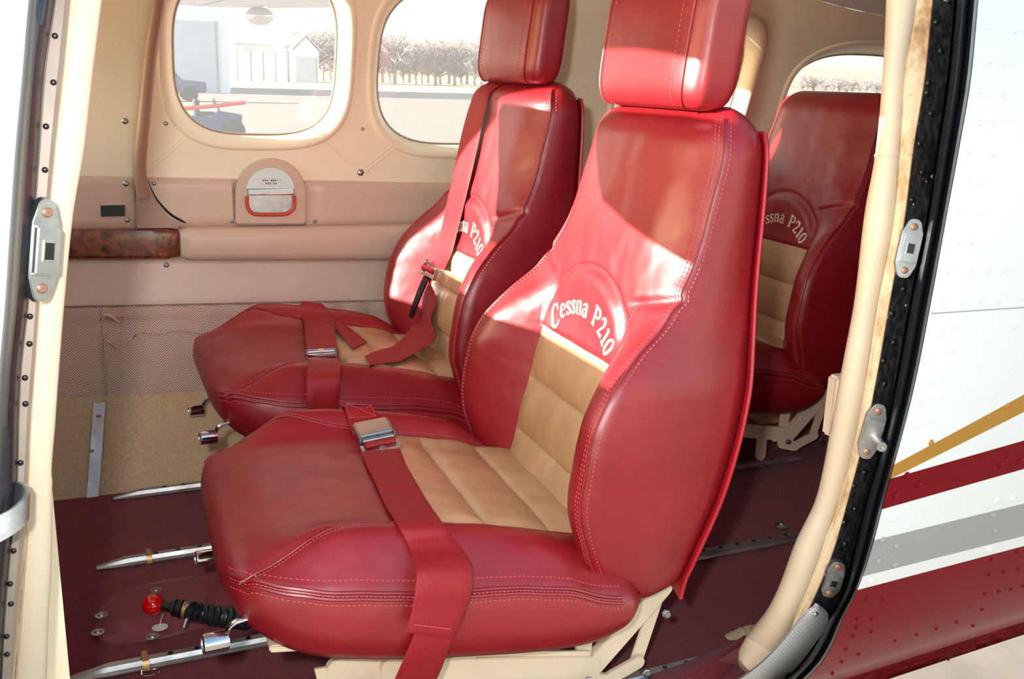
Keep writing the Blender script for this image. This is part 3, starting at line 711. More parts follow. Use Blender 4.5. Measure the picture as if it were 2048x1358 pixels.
# lap joint in the skin and rivets
m = MB(); m.tube([jp(1863+(2075-1863)*t, 627-14*t, -.0001) for t in np.linspace(0, 1, 20)], .0008, 5); m.build('lap_joint', M['greypaint'], skin)
RW = [(1976, 54), (2028, 62), (1977, 122), (2006, 123), (1958, 182), (2005, 187), (1960, 245), (1985, 246), (1936, 303), (1985, 307), (1937, 363), (1963, 366), (1916, 423), (1962, 423), (1918, 484), (1942, 485), (1896, 540), (1940, 540), (1975, 540), (2008, 540), (1884, 603), (1925, 602), (1960, 602), (1996, 601), (2036, 598), (1905, 653), (2028, 651), (1877, 669), (1903, 700), (1858, 717), (2020, 732), (1882, 750), (1857, 761), (1880, 793), (1836, 806), (1860, 840), (1835, 852)]
rivets([(2014, 812), (1862, 885)], lambda x, y: jp(x, y, 0), 'goldpaint', skin, .0045)
rivets(RW, lambda x, y: jp(x, y, 0), 'white', skin)
rivets([(1813, 950), (1838, 970), (1791, 992), (2001, 930), (2040, 923)], lambda x, y: jp(x, y, 0), 'redpaint', skin, .005)
rivets([(1814, 1013), (1787, 1037), (1814, 1052), (1992, 1002), (2024, 996), (1978, 1098), (1742, 1161)], lambda x, y: jp(x, y, 0), 'white', skin, .005)
rivets([(1765, 1080), (1793, 1092), (1757, 1122), (1790, 1130), (1986, 1031), (1991, 1060)], lambda x, y: jp(x, y, 0), 'greypaint', skin, .005)
RR = [(1983, 1120), (2035, 1104), (1978, 1149), (2008, 1144), (2037, 1138), (1970, 1188), (1998, 1183), (2022, 1178), (2046, 1172), (1733, 1199), (1766, 1199), (1964, 1219), (1715, 1238), (1744, 1238), (1713, 1254), (1743, 1263), (1706, 1273), (1873, 1257), (1913, 1244), (1946, 1251), (1833, 1269), (1790, 1281), (1945, 1274), (1914, 1285), (1864, 1299), (1884, 1299), (1925, 1300), (1692, 1298), (1717, 1308), (1683, 1323), (1813, 1312), (1832, 1315), (1897, 1320), (1764, 1329), (1866, 1312), (1829, 1327), (1724, 1344), (1706, 1344), (1665, 1347), (1780, 1330), (1896, 1308)]
rivets(RR, lambda x, y: jp(x, y, 0), 'redpaint', skin, .0034)
# inner lining behind the skin so that the wall has thickness
m = MB()
def lin(u, v):
    z = -.02+1.1*v; x0 = sp(z, [-.02, .1, .3, .6, 1.08], [.82, .90, .985, 1.03, 1.06]); x = x0+(2.55-x0)*u
    return (x, Ys(x, z)+.075+(.02 if u < .02 else 0), z)
m.grid(lin, 30, 30); o = m.build('wall_left', M['carpet']); struct(o, 'burgundy inner lining of the near cabin side aft of the door', 'wall')
# vent grille on that lining, seen edge-on behind the welt
vc = Vector((.946, .995, .445)); vt = thing('wall_vent', 'white framed grille half hidden behind the aft door welt', 'vent', vc)
m = MB(); m.box(vc, (.05, .02, .085)); m.build('frame', M['paint'], vt, bevel=.004)
for k in range(6): m = MB(); m.box(vc+Vector((-.002, .0108, -.026+.0105*k)), (.034, .004, .005)); m.build('slat', M['alu'], vt)
# --- forward jamb at the left edge of the picture
LJ = [(-160, 78, 126, 150, 228), (0, 56, 109, 132, 205), (150, 43, 87, 118, 186), (300, 29, 77, 103, 169), (430, 20, 68, 92, 147), (600, 9, 56, 74, 130), (750, -4, 40, 63, 118), (850, -12, 36, 55, 111), (950, -18, 34, 50, 104), (1100, -34, 20, 38, 104), (1250, -46, 7, 26, 97), (1358, -56, 2, 17, 94), (1500, -70, -10, 4, 88)]
def ljx(y, c): return sp(y, [r[0] for r in LJ], [r[c] for r in LJ])
jl = thing('trim_2', 'forward door post with black seal and cream padded welt at the left edge', 'door frame', jp(60, 1100, .03)); jl['kind'] = 'structure'
YL = [-160+1660*i/69 for i in range(70)]
def lstrip(m, cols):
    k = len(cols); m.grid(lambda u, v: jp(cols[int(round(u*(k-1)))][0](YL[int(round(v*69))]), YL[int(round(v*69))], cols[int(round(u*(k-1)))][1]), k, 70)
def lb(a, b, t): return lambda y: ljx(y, a)*(1-t)+ljx(y, b)*t
m = MB(); lstrip(m, [(lb(1, 2, 0), .006), (lb(1, 2, .1), -.003), (lb(1, 2, .3), -.010), (lb(1, 2, .55), -.012), (lb(1, 2, .8), -.006), (lb(1, 2, .95), .006), (lb(1, 2, 1), .014)]); m.build('rubber_seal', M['rubber'], jl, ang=80)
m = MB(); lstrip(m, [(lb(2, 2, 0), .014), (lb(2, 3, .15), .012), (lb(2, 3, .9), .012), (lb(3, 4, .1), .02)]); m.build('jamb_flange', M['primer'], jl)
# padded cream welt, flattened
def lw(u, v):
    y = YL[int(round(v*69))]; a = jp(ljx(y, 3), y, .028); b = jp(ljx(y, 4), y, .028); c = (a+b)/2; h = (b-a).length/2
    an = 2*math.pi*u; f = 1+.05*math.exp(-((y-968)/9)**2)-.03*math.exp(-((y-950)/14)**2)
    return c+(b-a).normalized()*(h*math.cos(an)*f)+Vector((0, -1, 0))*(h*.62*math.sin(an)*f)+Vector((0, .006, 0))
m = MB(); m.grid(lw, 24, 70, cu=True); m.build('padded_welt', M['welt'], jl)
m = MB()
for i in range(90):
    y = 980+(1358-980)*i/89; f = lambda yy: jp(ljx(yy, 3)+.17*(ljx(yy, 4)-ljx(yy, 3)), yy, .0155); m.tube([f(y), f(y+2.6)], .0007, 4)
m.build('stitching', M['dirty'], jl, kind='stuff')
rivets([(110, 72), (107, 165), (92, 253), (90, 340), (60, 633), (59, 688), (50, 756), (51, 808), (41, 926), (27, 1102), (20, 1168), (22, 1208), (13, 1273), (14, 1309)], lambda x, y: jp(x, y, .0115), 'black', jl, .0024)
striker(84, 500, math.radians(86), .080, .023, 'steel latch striker on the forward door post at the left edge', dy=.004, left=True)
# white forward fuselage side beyond the post
m = MB(); m.grid(lambda u, v: (lambda e: (e.x-(1.5*u)**1.2, Ys(e.x-(1.5*u)**1.2, e.z)+.004, e.z))(jp(ljx(YL[int(round(v*69))], 1)+2, YL[int(round(v*69))], 0.0)), 24, 70)
o = m.build('wall_left', M['white']); struct(o, 'white fuselage side forward of the open door', 'fuselage')
# lining inside, forward of the post
m = MB(); m.grid(lambda u, v: (-.03-.6*u, .93+.02*u, -.02+1.12*v), 8, 12); o = m.build('wall_left', M['cream']); struct(o, 'inner lining of the near side forward of the door', 'wall')
# door check strap hooked on the post
p0 = jp(-60, 1085, -.03); st = path([p0, jp(-10, 1062, -.03), jp(28, 1040, -.028), jp(52, 1015, -.02), jp(50, 998, -.008), jp(36, 990, .004), jp(22, 994, .012)], 30)
m = MB(); m.ribbon(st, [Vector((.0012, .002, .0105))]*30, .004); o = m.build('door_check_strap', M['alu'], bevel=0); tag(o, 'curved metal door check strap hooked on the forward post', 'strap')
# sill beam joining both posts under the frame
m = MB(); sx0, sx1 = -.1, .80
m.grid(lambda u, v: (sx0+(sx1-sx0)*u, [.935, .925, .95, 1.0, 1.06, 1.06][int(round(v*5))], [-.16, -.03, -.012, -.006, -.004, -.10][int(round(v*5))]), 12, 6)
o = m.build('trim_3', M['blackpaint']); struct(o, 'door sill below the near seat', 'sill')
# frayed foam and the loose carpet flap at the sill corner
m = MB(); fc = [atz(1452, 1276, .000), atz(1484, 1268, .003), atz(1520, 1258, .006), atz(1560, 1240, .010)]
pp = path(fc, 26); m.tube(pp, [.004+.012*math.sin(math.pi*i/25)**.5*(.7+.8*abs(noise.noise(Vector((i*1.3, 0, 0))))) for i in range(26)], 9, flat=.6); o = m.build('frayed_foam', M['foam']); tag(o, 'frayed beige foam edge poking out at the sill corner', 'foam')
m = MB(); ca = [atz(1290, 1345, .010), atz(1380, 1318, .012), atz(1450, 1292, .018), atz(1482, 1276, .02)]; cb = [atz(1330, 1420, .004), atz(1400, 1380, .004), atz(1460, 1335, .006), atz(1500, 1288, .014)]
A2 = path(ca, 20); B2 = path(cb, 20)
m.grid(lambda u, v: A2[int(round(u*19))].lerp(B2[int(round(u*19))], v)+Vector((0, 0, .010*math.sin(math.pi*v))), 20, 8)
m.grid(lambda u, v: A2[int(round(u*19))].lerp(B2[int(round(u*19))], v)+Vector((0, 0, .010*math.sin(math.pi*v)-.004)), 20, 8)
o = m.build('carpet_flap', M['carpet']); tag(o, 'loose curled flap of burgundy carpet at the door sill', 'carpet')

# ================================================================== seats (local: x aft, y across, z up, floor at 0)
ZB0, ZB1 = .165, .832
def xc(z): return .222+.240*(z-.276)
def seam_x(z): return sp(z, [.165, .20, .274, .347, .433, .482, .53, .565, .60, .65, .72, .778, .832], [.27, .228, .190, .172, .184, .206, .248, .288, .312, .338, .358, .372, .376])
def xrear(z): return sp(z, [.165, .25, .344, .586, .787, .832], [.345, .362, .388, .428, .440, .440])
def hwb(z):
    h = sp(z, [.165, .22, .30, .40, .47, .53, .58, .64, .75, .832], [.195, .216, .231, .237, .232, .217, .205, .196, .186, .178])
    if z > .77: t = (z-.77)/.062; h -= .055*(1-math.sqrt(max(0.0, 1-min(1, t)**2)))
    if z < .20: t = (.20-z)/.035; h -= .03*(1-math.sqrt(max(0.0, 1-min(1, t)**2)))
    return h
TW = .130                       # half width of the tan insert
PB = [.232, .318, .403, .485]   # pleat joints
ARC0, ARCR, ARCH = .485, .132, .112
def capk(z):
    k = 1.0
    if z > .785: k = math.sqrt(max(0.0, 1-min(1.0, (z-.785)/.047)**2))
    if z < .20: k = math.sqrt(max(0.0, 1-min(1.0, (.20-z)/.035)**2))
    return k
def relief(w, z):
    d = 0.0
    aw = abs(w)
    if aw < TW and PB[0] <= z < PB[-1]:
        for a, b in zip(PB[:-1], PB[1:]):
            if a <= z < b:
                t = (z-a)/(b-a); d += .013*max(0.0, math.sin(math.pi*t))**.55*min(1.0, (TW-aw)/.03)**.45
    elif z >= PB[-1]:
        e = math.sqrt((w/ARCR)**2+((z-ARC0)/ARCH)**2)
        d += .006*smooth((1.02-e)/.16)-.0035*math.exp(-((e-1.03)/.035)**2)
        d -= .003*math.exp(-((z-ARC0)/.004)**2)*(1 if aw < ARCR else 0)
    if z < PB[-1]+.03: d -= .004*math.exp(-((aw-TW)/.006)**2)*smooth((PB[-1]+.03-z)/.03)
    # crease where the side bolster dies into the shoulder
    if aw > TW-.02: d -= .006*math.exp(-((z-(.585+.25*(aw-.17)))/.007)**2)*smooth((aw-.105)/.03)
    return d
def front(w, z):
    h = hwb(z); a = min(1.0, abs(w)/h); a0 = min(.9, TW/h); x0 = xc(z)+.012*(abs(w)/.13)**2*0; xe = seam_x(z)
    t = smooth((a-a0*.86)/(1-a0*.86)) if z < .56 else (a**4)
    bl = smooth((z-.50)/.10); tl = smooth((a-a0*.86)/(.93-a0*.86)); tu = a**4.5
    t = tl*(1-bl)+tu*bl
    x = x0+(xe-x0)*t
    x -= (.008*(1-bl))*math.sin(math.pi*min(1, max(0, (a-a0*.9)/(1-a0*.9))))
    x -= .010*bl*(1-a*a)
    x -= relief(w, z)
    x += .0016*noise.noise(Vector((w*22, z*13, 1.7)))+.0009*noise.noise(Vector((w*55, z*38, 4.1)))*smooth((.45-abs(z-.4))/.3)
    k = capk(z); xm = (xc(z)+xrear(z))/2+.01
    return xm+(x-xm)*k
NZ = 168
ZROW = sorted(set([ZB0+(ZB1-ZB0)*i/(NZ-1) for i in range(NZ)]))
for pbz in PB:                               # snap rows to pleat joints
    j = min(range(len(ZROW)), key=lambda k: abs(ZROW[k]-pbz)); ZROW[j] = pbz
# finer rows at the rounded ends
ZROW = [ZB0+.0002, ZB0+.0008, ZB0+.002]+ZROW[1:-1]+[ZB1-.002, ZB1-.0008, ZB1-.0002]
ZROW.sort()
C1, C2 = 13, 40
def colw(z):
    h = hwb(z); tw = min(TW, h*.9)
    out = [-h+(h-tw)*i/C1 for i in range(C1)]+[-tw+2*tw*i/C2 for i in range(C2)]+[tw+(h-tw)*i/C1 for i in range(C1+1)]
    return out
def backrest_mesh():
    rows = []
    for z in ZROW:
        r = [(front(w, z), w, z) for w in colw(z)]; h = hwb(z); k = capk(z); xm = (xc(z)+xrear(z))/2+.01; xr = xm+(xrear(z)-xm)*k
        fe = r[-1][0]; side = []
        for i in range(1, 9):
            t = i/9; b = math.sin(math.pi*t)
            side.append((fe+(xr-fe)*t, h+.011*b-.012*t, z))
        rear = [(xr+.010*math.sin(math.pi*i/8), (h-.014)*(1-2*i/8), z) for i in range(9)]
        r = r+side+rear+[(x, -y, z) for x, y, z in reversed(side)]
        rows.append(r)
    n = len(rows[0]); buckets = {}
    for j in range(len(rows)-1):
        zc = (ZROW[j]+ZROW[j+1])/2
        for i in range(n):
            key = 'red'
            if C1 <= i < C1+C2 and PB[0] < zc < PB[-1]:
                key = [k for k in range(len(PB)-1) if PB[k] < zc < PB[k+1]][0]
            buckets.setdefault(key, []).append((j, i))
    caps = {'lo': rows[0], 'hi': rows[-1]}
    res = {}
    for key, fl_ in buckets.items():
        idx = {}; m = MB()
        def vid(j, i):
            i %= n
            if (j, i) not in idx: idx[(j, i)] = len(m.v); m.v.append(rows[j][i])
            return idx[(j, i)]
        for j, i in fl_: m.f.append((vid(j, i), vid(j, i+1), vid(j+1, i+1), vid(j+1, i)))
        if key == 'red':
            m.f.append(tuple(vid(0, i) for i in range(n))); m.f.append(tuple(vid(len(rows)-1, i) for i in reversed(range(n))))
        res[key] = m
    return res
# cushion
NOSE = -.260
def nx(x): return x if x > 0 else x*.285/-NOSE
def zt(x):
    x = nx(x); return sp(x, [-.285, -.282, -.275, -.262, -.24, -.20, -.14, -.05, .05, .15, .24, .262, .27], [.278, .290, .300, .309, .317, .324, .328, .322, .304, .282, .268, .25, .215])
def zb(x):
    x = nx(x); return sp(x, [-.285, -.282, -.275, -.262, -.24, -.20, -.15, 0, .20, .245, .262, .27], [.274, .262, .250, .236, .220, .200, .186, .163, .142, .150, .172, .205])
def hwc(x):
    x = nx(x); return sp(x, [-.285, -.28, -.265, -.24, -.20, -.14, 0, .15, .25, .27], [.120, .156, .194, .217, .234, .244, .250, .248, .240, .226])
def zside(x):
    x = nx(x); return sp(x, [-.285, -.275, -.25, -.216, -.15, -.077, .05, .154, .22, .27], [.277, .292, .298, .293, .282, .273, .260, .241, .215, .205])
CW = .160; CPB = [-.012, .076, .166, .252]
def ctop(x, w):
    h = hwc(x); a = min(1.0, abs(w)/h); z0 = zt(x); zs = zside(x); a0 = min(.9, CW/h)
    bo = (.056 if w > 0 else .024)*smooth((x+.235)/.13)*smooth((.24-x)/.12)
    z = z0-(z0-zs)*a**5 + bo*math.exp(-((a-.80)/.15)**2)*(1-a**8)
    if abs(w) < CW and CPB[0] < x < CPB[-1]:
        for p, q in zip(CPB[:-1], CPB[1:]):
            if p <= x < q: z += .011*math.sin(math.pi*(x-p)/(q-p))**.55*min(1.0, (CW-abs(w))/.03)**.45
    # seam grooves bordering the middle panel
    sw = CW if x > CPB[0] else CW+(.05*smooth((CPB[0]-x)/.27))
    if x > NOSE+.015: z -= .0042*math.exp(-((abs(w)-sw)/.0055)**2)
    if abs(w) < CW: z -= .004*math.exp(-((x-CPB[0])/.004)**2)
    z -= .006*math.exp(-((x+.10)/.11)**2)*(1-min(1, (w/.16)**2))
    z += .0018*noise.noise(Vector((x*16, w*24, 2.2)))+.0013*noise.noise(Vector((x*30+w*9, w*60, 5.0)))
    return z
def cushion_mesh():
    N = 120; xs = []
    for i in range(N):
        t = i/(N-1); xs.append(NOSE+(.27-NOSE)*(t*.62+.38*(0.5-0.5*math.cos(math.pi*t))))
    for v in CPB:
        j = min(range(N), key=lambda k: abs(xs[k]-v)); xs[j] = v
    rows = []
    for x in xs:
        h = hwc(x); tw = min(CW, h*.9)
        ws = [-h+(h-tw)*i/12 for i in range(12)]+[-tw+2*tw*i/36 for i in range(36)]+[tw+(h-tw)*i/12 for i in range(13)]
        r = [(x, w, ctop(x, w)) for w in ws]; ze = r[-1][2]; b = zb(x); side = []
        for i in range(1, 9):
            t = i/9; side.append((x, h+.010*math.sin(math.pi*t)*min(1, (ze-b)/.03)-.02*t*t, ze+(b-ze)*t))
        bot = [(x, (h-.02)*(1-2*i/6), b) for i in range(7)]
        rows.append(r+side+bot+[(p, -q, s) for p, q, s in reversed(side)])
    n = len(rows[0]); buckets = {}
    for j in range(N-1):
        xm = (xs[j]+xs[j+1])/2
        for i in range(n):
            key = 'red'
            if 12 <= i < 48 and CPB[0] < xm < CPB[-1]: key = [k for k in range(len(CPB)-1) if CPB[k] < xm < CPB[k+1]][0]
            buckets.setdefault(key, []).append((j, i))
    res = {}
    for key, fl_ in buckets.items():
        idx = {}; m = MB()
        def vid(j, i):
            i %= n
            if (j, i) not in idx: idx[(j, i)] = len(m.v); m.v.append(rows[j][i])
            return idx[(j, i)]
        for j, i in fl_: m.f.append((vid(j, i), vid(j, i+1), vid(j+1, i+1), vid(j+1, i)))
        if key == 'red':
            m.f.append(tuple(vid(0, i) for i in range(n))); m.f.append(tuple(vid(N-1, i) for i in reversed(range(n))))
        res[key] = m
    return res
def stitches(m, pts, step=.0062, ln=.0036, r=.00075):
    P = [Vector(p) for p in pts]; acc = 0.0; nxt = 0.0
    for a, b in zip(P[:-1], P[1:]):
        L = (b-a).length
        while nxt <= acc+L and L > 1e-9:
            d = (b-a)/L; s = a+d*(nxt-acc); m.tube([s-d*ln/2, s, s+d*ln/2], [r*.5, r, r*.5], 4); nxt += step
        acc += L
# serif letters, drawn as strokes (x right, y up, cap height 1)
def arcp(cx, cy, rx, ry, a0, a1, n=18): return [(cx+rx*math.cos(math.radians(a0+(a1-a0)*i/(n-1))), cy+ry*math.sin(math.radians(a0+(a1-a0)*i/(n-1)))) for i in range(n)]
def vw(n, lo, hi, peak=.5, p=1.0): return [lo+(hi-lo)*max(0, 1-abs(i/(n-1)-peak)/max(peak, 1-peak))**p for i in range(n)]
GL = {
 'C': (.86, [(arcp(.44, .5, .36, .50, 42, 322, 24), vw(24, .06, .19, .5)), ([(.70, .98), (.72, .66)], [.05, .09])]),
 'e': (.62, [(arcp(.31, .33, .25, .335, 5, 318, 22), vw(22, .06, .15, .55)), ([(.09, .36), (.56, .36)], [.06, .06])]),
 's': (.52, [([(.43, .52), (.40, .62), (.26, .665), (.12, .60), (.11, .47), (.25, .36), (.40, .25), (.42, .11), (.28, .0), (.13, .03), (.07, .15)], [.06, .07, .08, .10, .13, .15, .13, .10, .08, .07, .06]), ([(.44, .66), (.44, .47)], [.05, .07]), ([(.07, .2), (.07, .0)], [.07, .05])]),
 'n': (.70, [([(.16, 0), (.16, .66)], [.13, .13]), ([(.05, .62), (.20, .66)], [.06, .06]), ([(.05, .02), (.28, .02)], [.05, .05]), ([(.16, .50), (.26, .63), (.40, .66), (.50, .58), (.53, .45)], [.05, .08, .10, .12, .13]), ([(.53, .47), (.53, 0)], [.13, .13]), ([(.42, .02), (.66, .02)], [.05, .05])]),
 'a': (.60, [([(.10, .52), (.16, .62), (.30, .665), (.41, .60), (.43, .45)], [.10, .08, .08, .11, .13]), ([(.43, .47), (.43, .10), (.50, .02), (.58, .05)], [.13, .13, .08, .05]), (arcp(.27, .20, .19, .19, 60, 330, 14), vw(14, .06, .14, .5))]),
 ' ': (.46, []),
 'P': (.76, [([(.18, 0), (.18, 1.0)], [.16, .16]), ([(.03, .02), (.36, .02)], [.06, .06]), ([(.03, .98), (.40, .98)], [.06, .06]), ([(.18, .97)]+arcp(.40, .73, .25, .24, 90, -90, 14)+[(.18, .49)], [.06]+vw(14, .07, .17, .5)+[.06])]),
 '2': (.62, [([(.10, .74)]+arcp(.29, .75, .20, .24, 165, -20, 12)+[(.36, .45), (.10, .08)], [.10]+vw(12, .07, .16, .7)+[.12, .08]), ([(.06, .06), (.52, .06)], [.12, .12]), ([(.52, .02), (.54, .24)], [.08, .05])]),
 '1': (.48, [([(.26, 0), (.26, .99)], [.16, .16]), ([(.08, .84), (.28, .97)], [.05, .08]), ([(.08, .03), (.44, .03)], [.06, .06])]),
 '0': (.62, [(arcp(.30, .5, .22, .47, 0, 360, 30), [.06+.11*abs(math.cos(2*math.pi*i/29)) for i in range(30)])]),
}
def letters(parent):
    txt = 'Cessna P210'; H = .0295; cz, R = .404, .126
    adv = [GL[c][0]*H*(1.22 if c == 'C' else 1.0) for c in txt]; tot = sum(adv); a0 = tot/2/R; s = 0.0
    for c, ad in zip(txt, adv):
        wdt, strokes = GL[c]
        if not strokes: s += ad; continue
        k = H*(1.22 if c == 'C' else 1.0); m = MB(); ang = a0-(s+ad/2)/R        # from the vertical, + to the left
        def place(gx, gy, lift):
            lx = (gx-wdt/2)*k; ly = (gy-.18*(c == 'C'))*k
            uu = -math.sin(ang)*(R+ly)+math.cos(ang)*lx; zz = cz+math.cos(ang)*(R+ly)*1.0+math.sin(ang)*lx
            w = -uu; return (front(w, zz)-lift, w, zz)
        for pts, wd_ in strokes:
            fine = []; fw_ = []
            for i in range(len(pts)-1):
                for q in range(3): t = q/3; fine.append((pts[i][0]+(pts[i+1][0]-pts[i][0])*t, pts[i][1]+(pts[i+1][1]-pts[i][1])*t)); fw_.append(wd_[i]+(wd_[i+1]-wd_[i])*t)
            fine.append(pts[-1]); fw_.append(wd_[-1]); L, Rr, L0, R0 = [], [], [], []
            for i, (x, y) in enumerate(fine):
                a = fine[max(0, i-1)]; b = fine[min(len(fine)-1, i+1)]; dx, dy = b[0]-a[0], b[1]-a[1]; ll = math.hypot(dx, dy) or 1; nx, ny = -dy/ll, dx/ll; h = fw_[i]/2
                L.append(place(x+nx*h, y+ny*h, .0016)); Rr.append(place(x-nx*h, y-ny*h, .0016)); L0.append(place(x+nx*h, y+ny*h, -.0008)); R0.append(place(x-nx*h, y-ny*h, -.0008))
            n = len(L); m.add(L+Rr+L0+R0, [(i, i+1, n+i+1, n+i) for i in range(n-1)]+[(i, 2*n+i, 2*n+i+1, i+1) for i in range(n-1)]+[(n+i, n+i+1, 3*n+i+1, 3*n+i) for i in range(n-1)])
        m.build('letter', M['letter'], parent, world=False); s += ad
def build_seat(name, label, loc, rz, head=True):
    t = thing(name, label, 'seat', loc, rz)
    bk = backrest_mesh(); br_ = bk['red'].build('backrest', M['red'], t, world=False, ang=80)
    for k in range(len(PB)-1): bk[k].build('pleat', M['tan'], br_, world=False, ang=80)
    cs = cushion_mesh(); cu = cs['red'].build('seat_cushion', M['red'], t, world=False, ang=80)
    for k in range(len(CPB)-1): cs[k].build('pleat', M['tan'], cu, world=False, ang=80)
    letters(br_)
    # seams on the back
    m = MB()
    zz = [.19+(.818-.19)*i/150 for i in range(151)]
    for s in (-1, 1):
        ctr = [(front(s*hwb(z)*.999, z)-.0006, s*hwb(z), z) for z in zz]
        pm = MB(); pm.tube(ctr, .0023, 6); pm.build('piping', M['red'], br_, world=False)
        stitches(m, [(front(s*(hwb(z)-.0085), z)-.0005, s*(hwb(z)-.0085), z) for z in zz])
        stitches(m, [(front(s*(hwb(z)-.0035), z)-.001, s*(hwb(z)-.0035), z) for z in zz], .0062)
        stitches(m, [(front(s*hwb(z), z)+.009, s*(hwb(z)+.003), z) for z in zz])
        stitches(m, [(front(s*(TW+.001), z)-.0003, s*(TW+.002), z) for z in [.24+(.585-.24)*i/60 for i in range(61)]], .005, .003, .0006)
    stitches(m, [(front(-ARCR*1.05*math.cos(a), ARC0+ARCH*1.05*math.sin(a))-.0004, -ARCR*1.05*math.cos(a), ARC0+ARCH*1.05*math.sin(a)) for a in np.linspace(.03, math.pi-.03, 70)], .0042, .0026, .0006)
    m.build('stitching', M['thread'], br_, world=False, kind='stuff')
    # shell closing the back, its rim standing proud
    def shell_pt(a, z, d):
        h = hwb(z)-.004; return (xrear(z)+d, h*a, z)
    sm = MB(); zs = [.172+(.80-.172)*i/40 for i in range(41)]
    def shp(u, v):
        z = zs[int(round(v*40))]; w = -1+2*u; return (xrear(min(z, .83))-.002+.014*(1-w*w*w*w), (hwb(max(z, .2))-.004)*w, z)
    sm.grid(shp, 18, 41)
    def shp2(u, v): p = shp(u, v); return (p[0]+.004, p[1]*1.008, p[2])
    sm.grid(shp2, 18, 41)
    rim = [shp(0, v) for v in np.linspace(0, 1, 41)]+[shp(u, 1) for u in np.linspace(0, 1, 18)][1:]+[shp(1, v) for v in np.linspace(1, 0, 41)][1:]
    sm.tube([(p[0]+.002, p[1], p[2]) for p in rim], .0032, 6)
    sm.build('back_shell', M['shell'], t, world=False)
    # seams on the cushion
    m = MB(); xs = [NOSE+.012+(.235-NOSE-.012)*i/120 for i in range(121)]
    for s in (-1, 1):
        for (dh, dz, q) in ((.0005, 0, 'p'), (.0105, -.006, 'p')):
            pm = MB(); pm.tube([(x, s*(hwc(x)+.0005+.4*(dh-.0005)), ctop(x, s*hwc(x))+dz*1.0) for x in xs], .0024, 6); pm.build('piping', M['red'], cu, world=False)
        stitches(m, [(x, s*(hwc(x)-.0095), ctop(x, s*(hwc(x)-.0095))+.0006) for x in xs])
        stitches(m, [(x, s*(hwc(x)+.0045), ctop(x, s*hwc(x))-.0028) for x in xs], .0055)
        stitches(m, [(x, s*(hwc(x)+.0065), ctop(x, s*hwc(x))-.013) for x in xs])
        x2 = [NOSE+.02+(.225-NOSE-.02)*i/110 for i in range(111)]
        def sw(x): return CW if x > CPB[0] else CW+(.05*smooth((CPB[0]-x)/.27))
        pm = MB(); pm.tube([(x, s*sw(x), ctop(x, s*sw(x))+.0018) for x in x2], .0013, 5); pm.build('seam', M['thread'] if False else M['red'], cu, world=False)
        stitches(m, [(x, s*(sw(x)+.004), ctop(x, s*(sw(x)+.004))+.0004) for x in x2], .0048, .003, .0006)
    m.build('stitching', M['thread'], cu, world=False, kind='stuff')
    if head:
        hx0, hx1, hz0, hz1, hh = .336, .418, .826, 1.012, .150
        def hsec(z):
            t_ = (z-hz0)/(hz1-hz0); k = 1-abs(2*t_-1)**5; k = max(0.0, k)**.35
            return t_, k
        def hpt(u, v):
            t_ = v; z = hz0+(hz1-hz0)*t_; e = max(0.0, 1-abs(2*t_-1)**5)**.45
            cxm = (hx0+hx1)/2+.020*(z-hz0)/.18; hx = (hx1-hx0)/2*(.30+.70*e)*(1.0-.06*t_); hy = hh*(.84+.16*e)
            an = 2*math.pi*u; n_ = 4.8; c_, s_ = math.cos(an), math.sin(an); r_ = (abs(c_)**n_+abs(s_)**n_)**(-1/n_)
            puff = .006*(1-abs(s_*r_)**2)*e if c_ < 0 else .003*e*(1-abs(s_*r_)**2)
            return (cxm+hx*c_*r_+(-puff if c_ < 0 else puff), hy*s_*r_, z)
        m = MB(); m.grid(hpt, 96, 44, cu=True)
        m.f.append(tuple(range(96))); m.f.append(tuple(43*96+i for i in reversed(range(96))))
        ho = m.build('headrest', M['red'], t, world=False, ang=70)
        sm = MB()
        for s in (-1, 1):
            for (xx, nm) in ((.135, 'f'), (.865, 'r')):
                pts = []; st1 = []; st2 = []
                for i in range(60):
                    v = .012+.976*i/59; z = hz0+(hz1-hz0)*v; e = max(0.0, 1-abs(2*v-1)**6)**.42
                    an = math.radians(139 if nm == 'f' else 41)*s; u = (an/(2*math.pi)) % 1.0
                    p = Vector(hpt(u, v)); pts.append(p+Vector((-.0005 if nm == 'f' else .0005, s*.0005, 0)))
                    q = Vector(hpt(((math.radians(146 if nm == 'f' else 34)*s)/(2*math.pi)) % 1.0, v)); st1.append(q+Vector((-.0006 if nm == 'f' else .0006, 0, 0)))
                pm = MB(); pm.tube(pts, .0022, 6); pm.build('piping', M['red'], ho, world=False); stitches(sm, st1, .0065)
        sm.build('stitching', M['thread'], ho, world=False, kind='stuff')
        for s in (-1, 1):
            pm = MB(); pm.tube([(.385, s*.05, .80), (.388, s*.05, .845)], .006, 10); pm.build('headrest_post', M['chrome'], t, world=False)
    # folding frame under the seat
    cnt = [0]
    def bar(a, b, w, th, name='link', mat='paint', y=None):
        cnt[0] += 1; sh = Vector((0, .0007*(cnt[0] % 9), 0)); a = Vector(a)+sh; b = Vector(b)+sh; d = (b-a); L = d.length; d.normalize(); n_ = Vector((0, 1, 0)); u = n_.cross(d)
        pr = [(-w/2+0, -w/2*.0)]; poly = []
        for k in range(9): an = math.pi/2+math.pi*k/8; poly.append((w/2*math.cos(an), w/2*math.sin(an)))
        for k in range(9): an = -math.pi/2+math.pi*k/8; poly.append((L+w/2*math.cos(an), w/2*math.sin(an)))
        pm = MB(); pm.prism(poly, a-n_*th/2*0, d, u, th); return pm.build(name, M[mat], t, world=False, bevel=.0012)
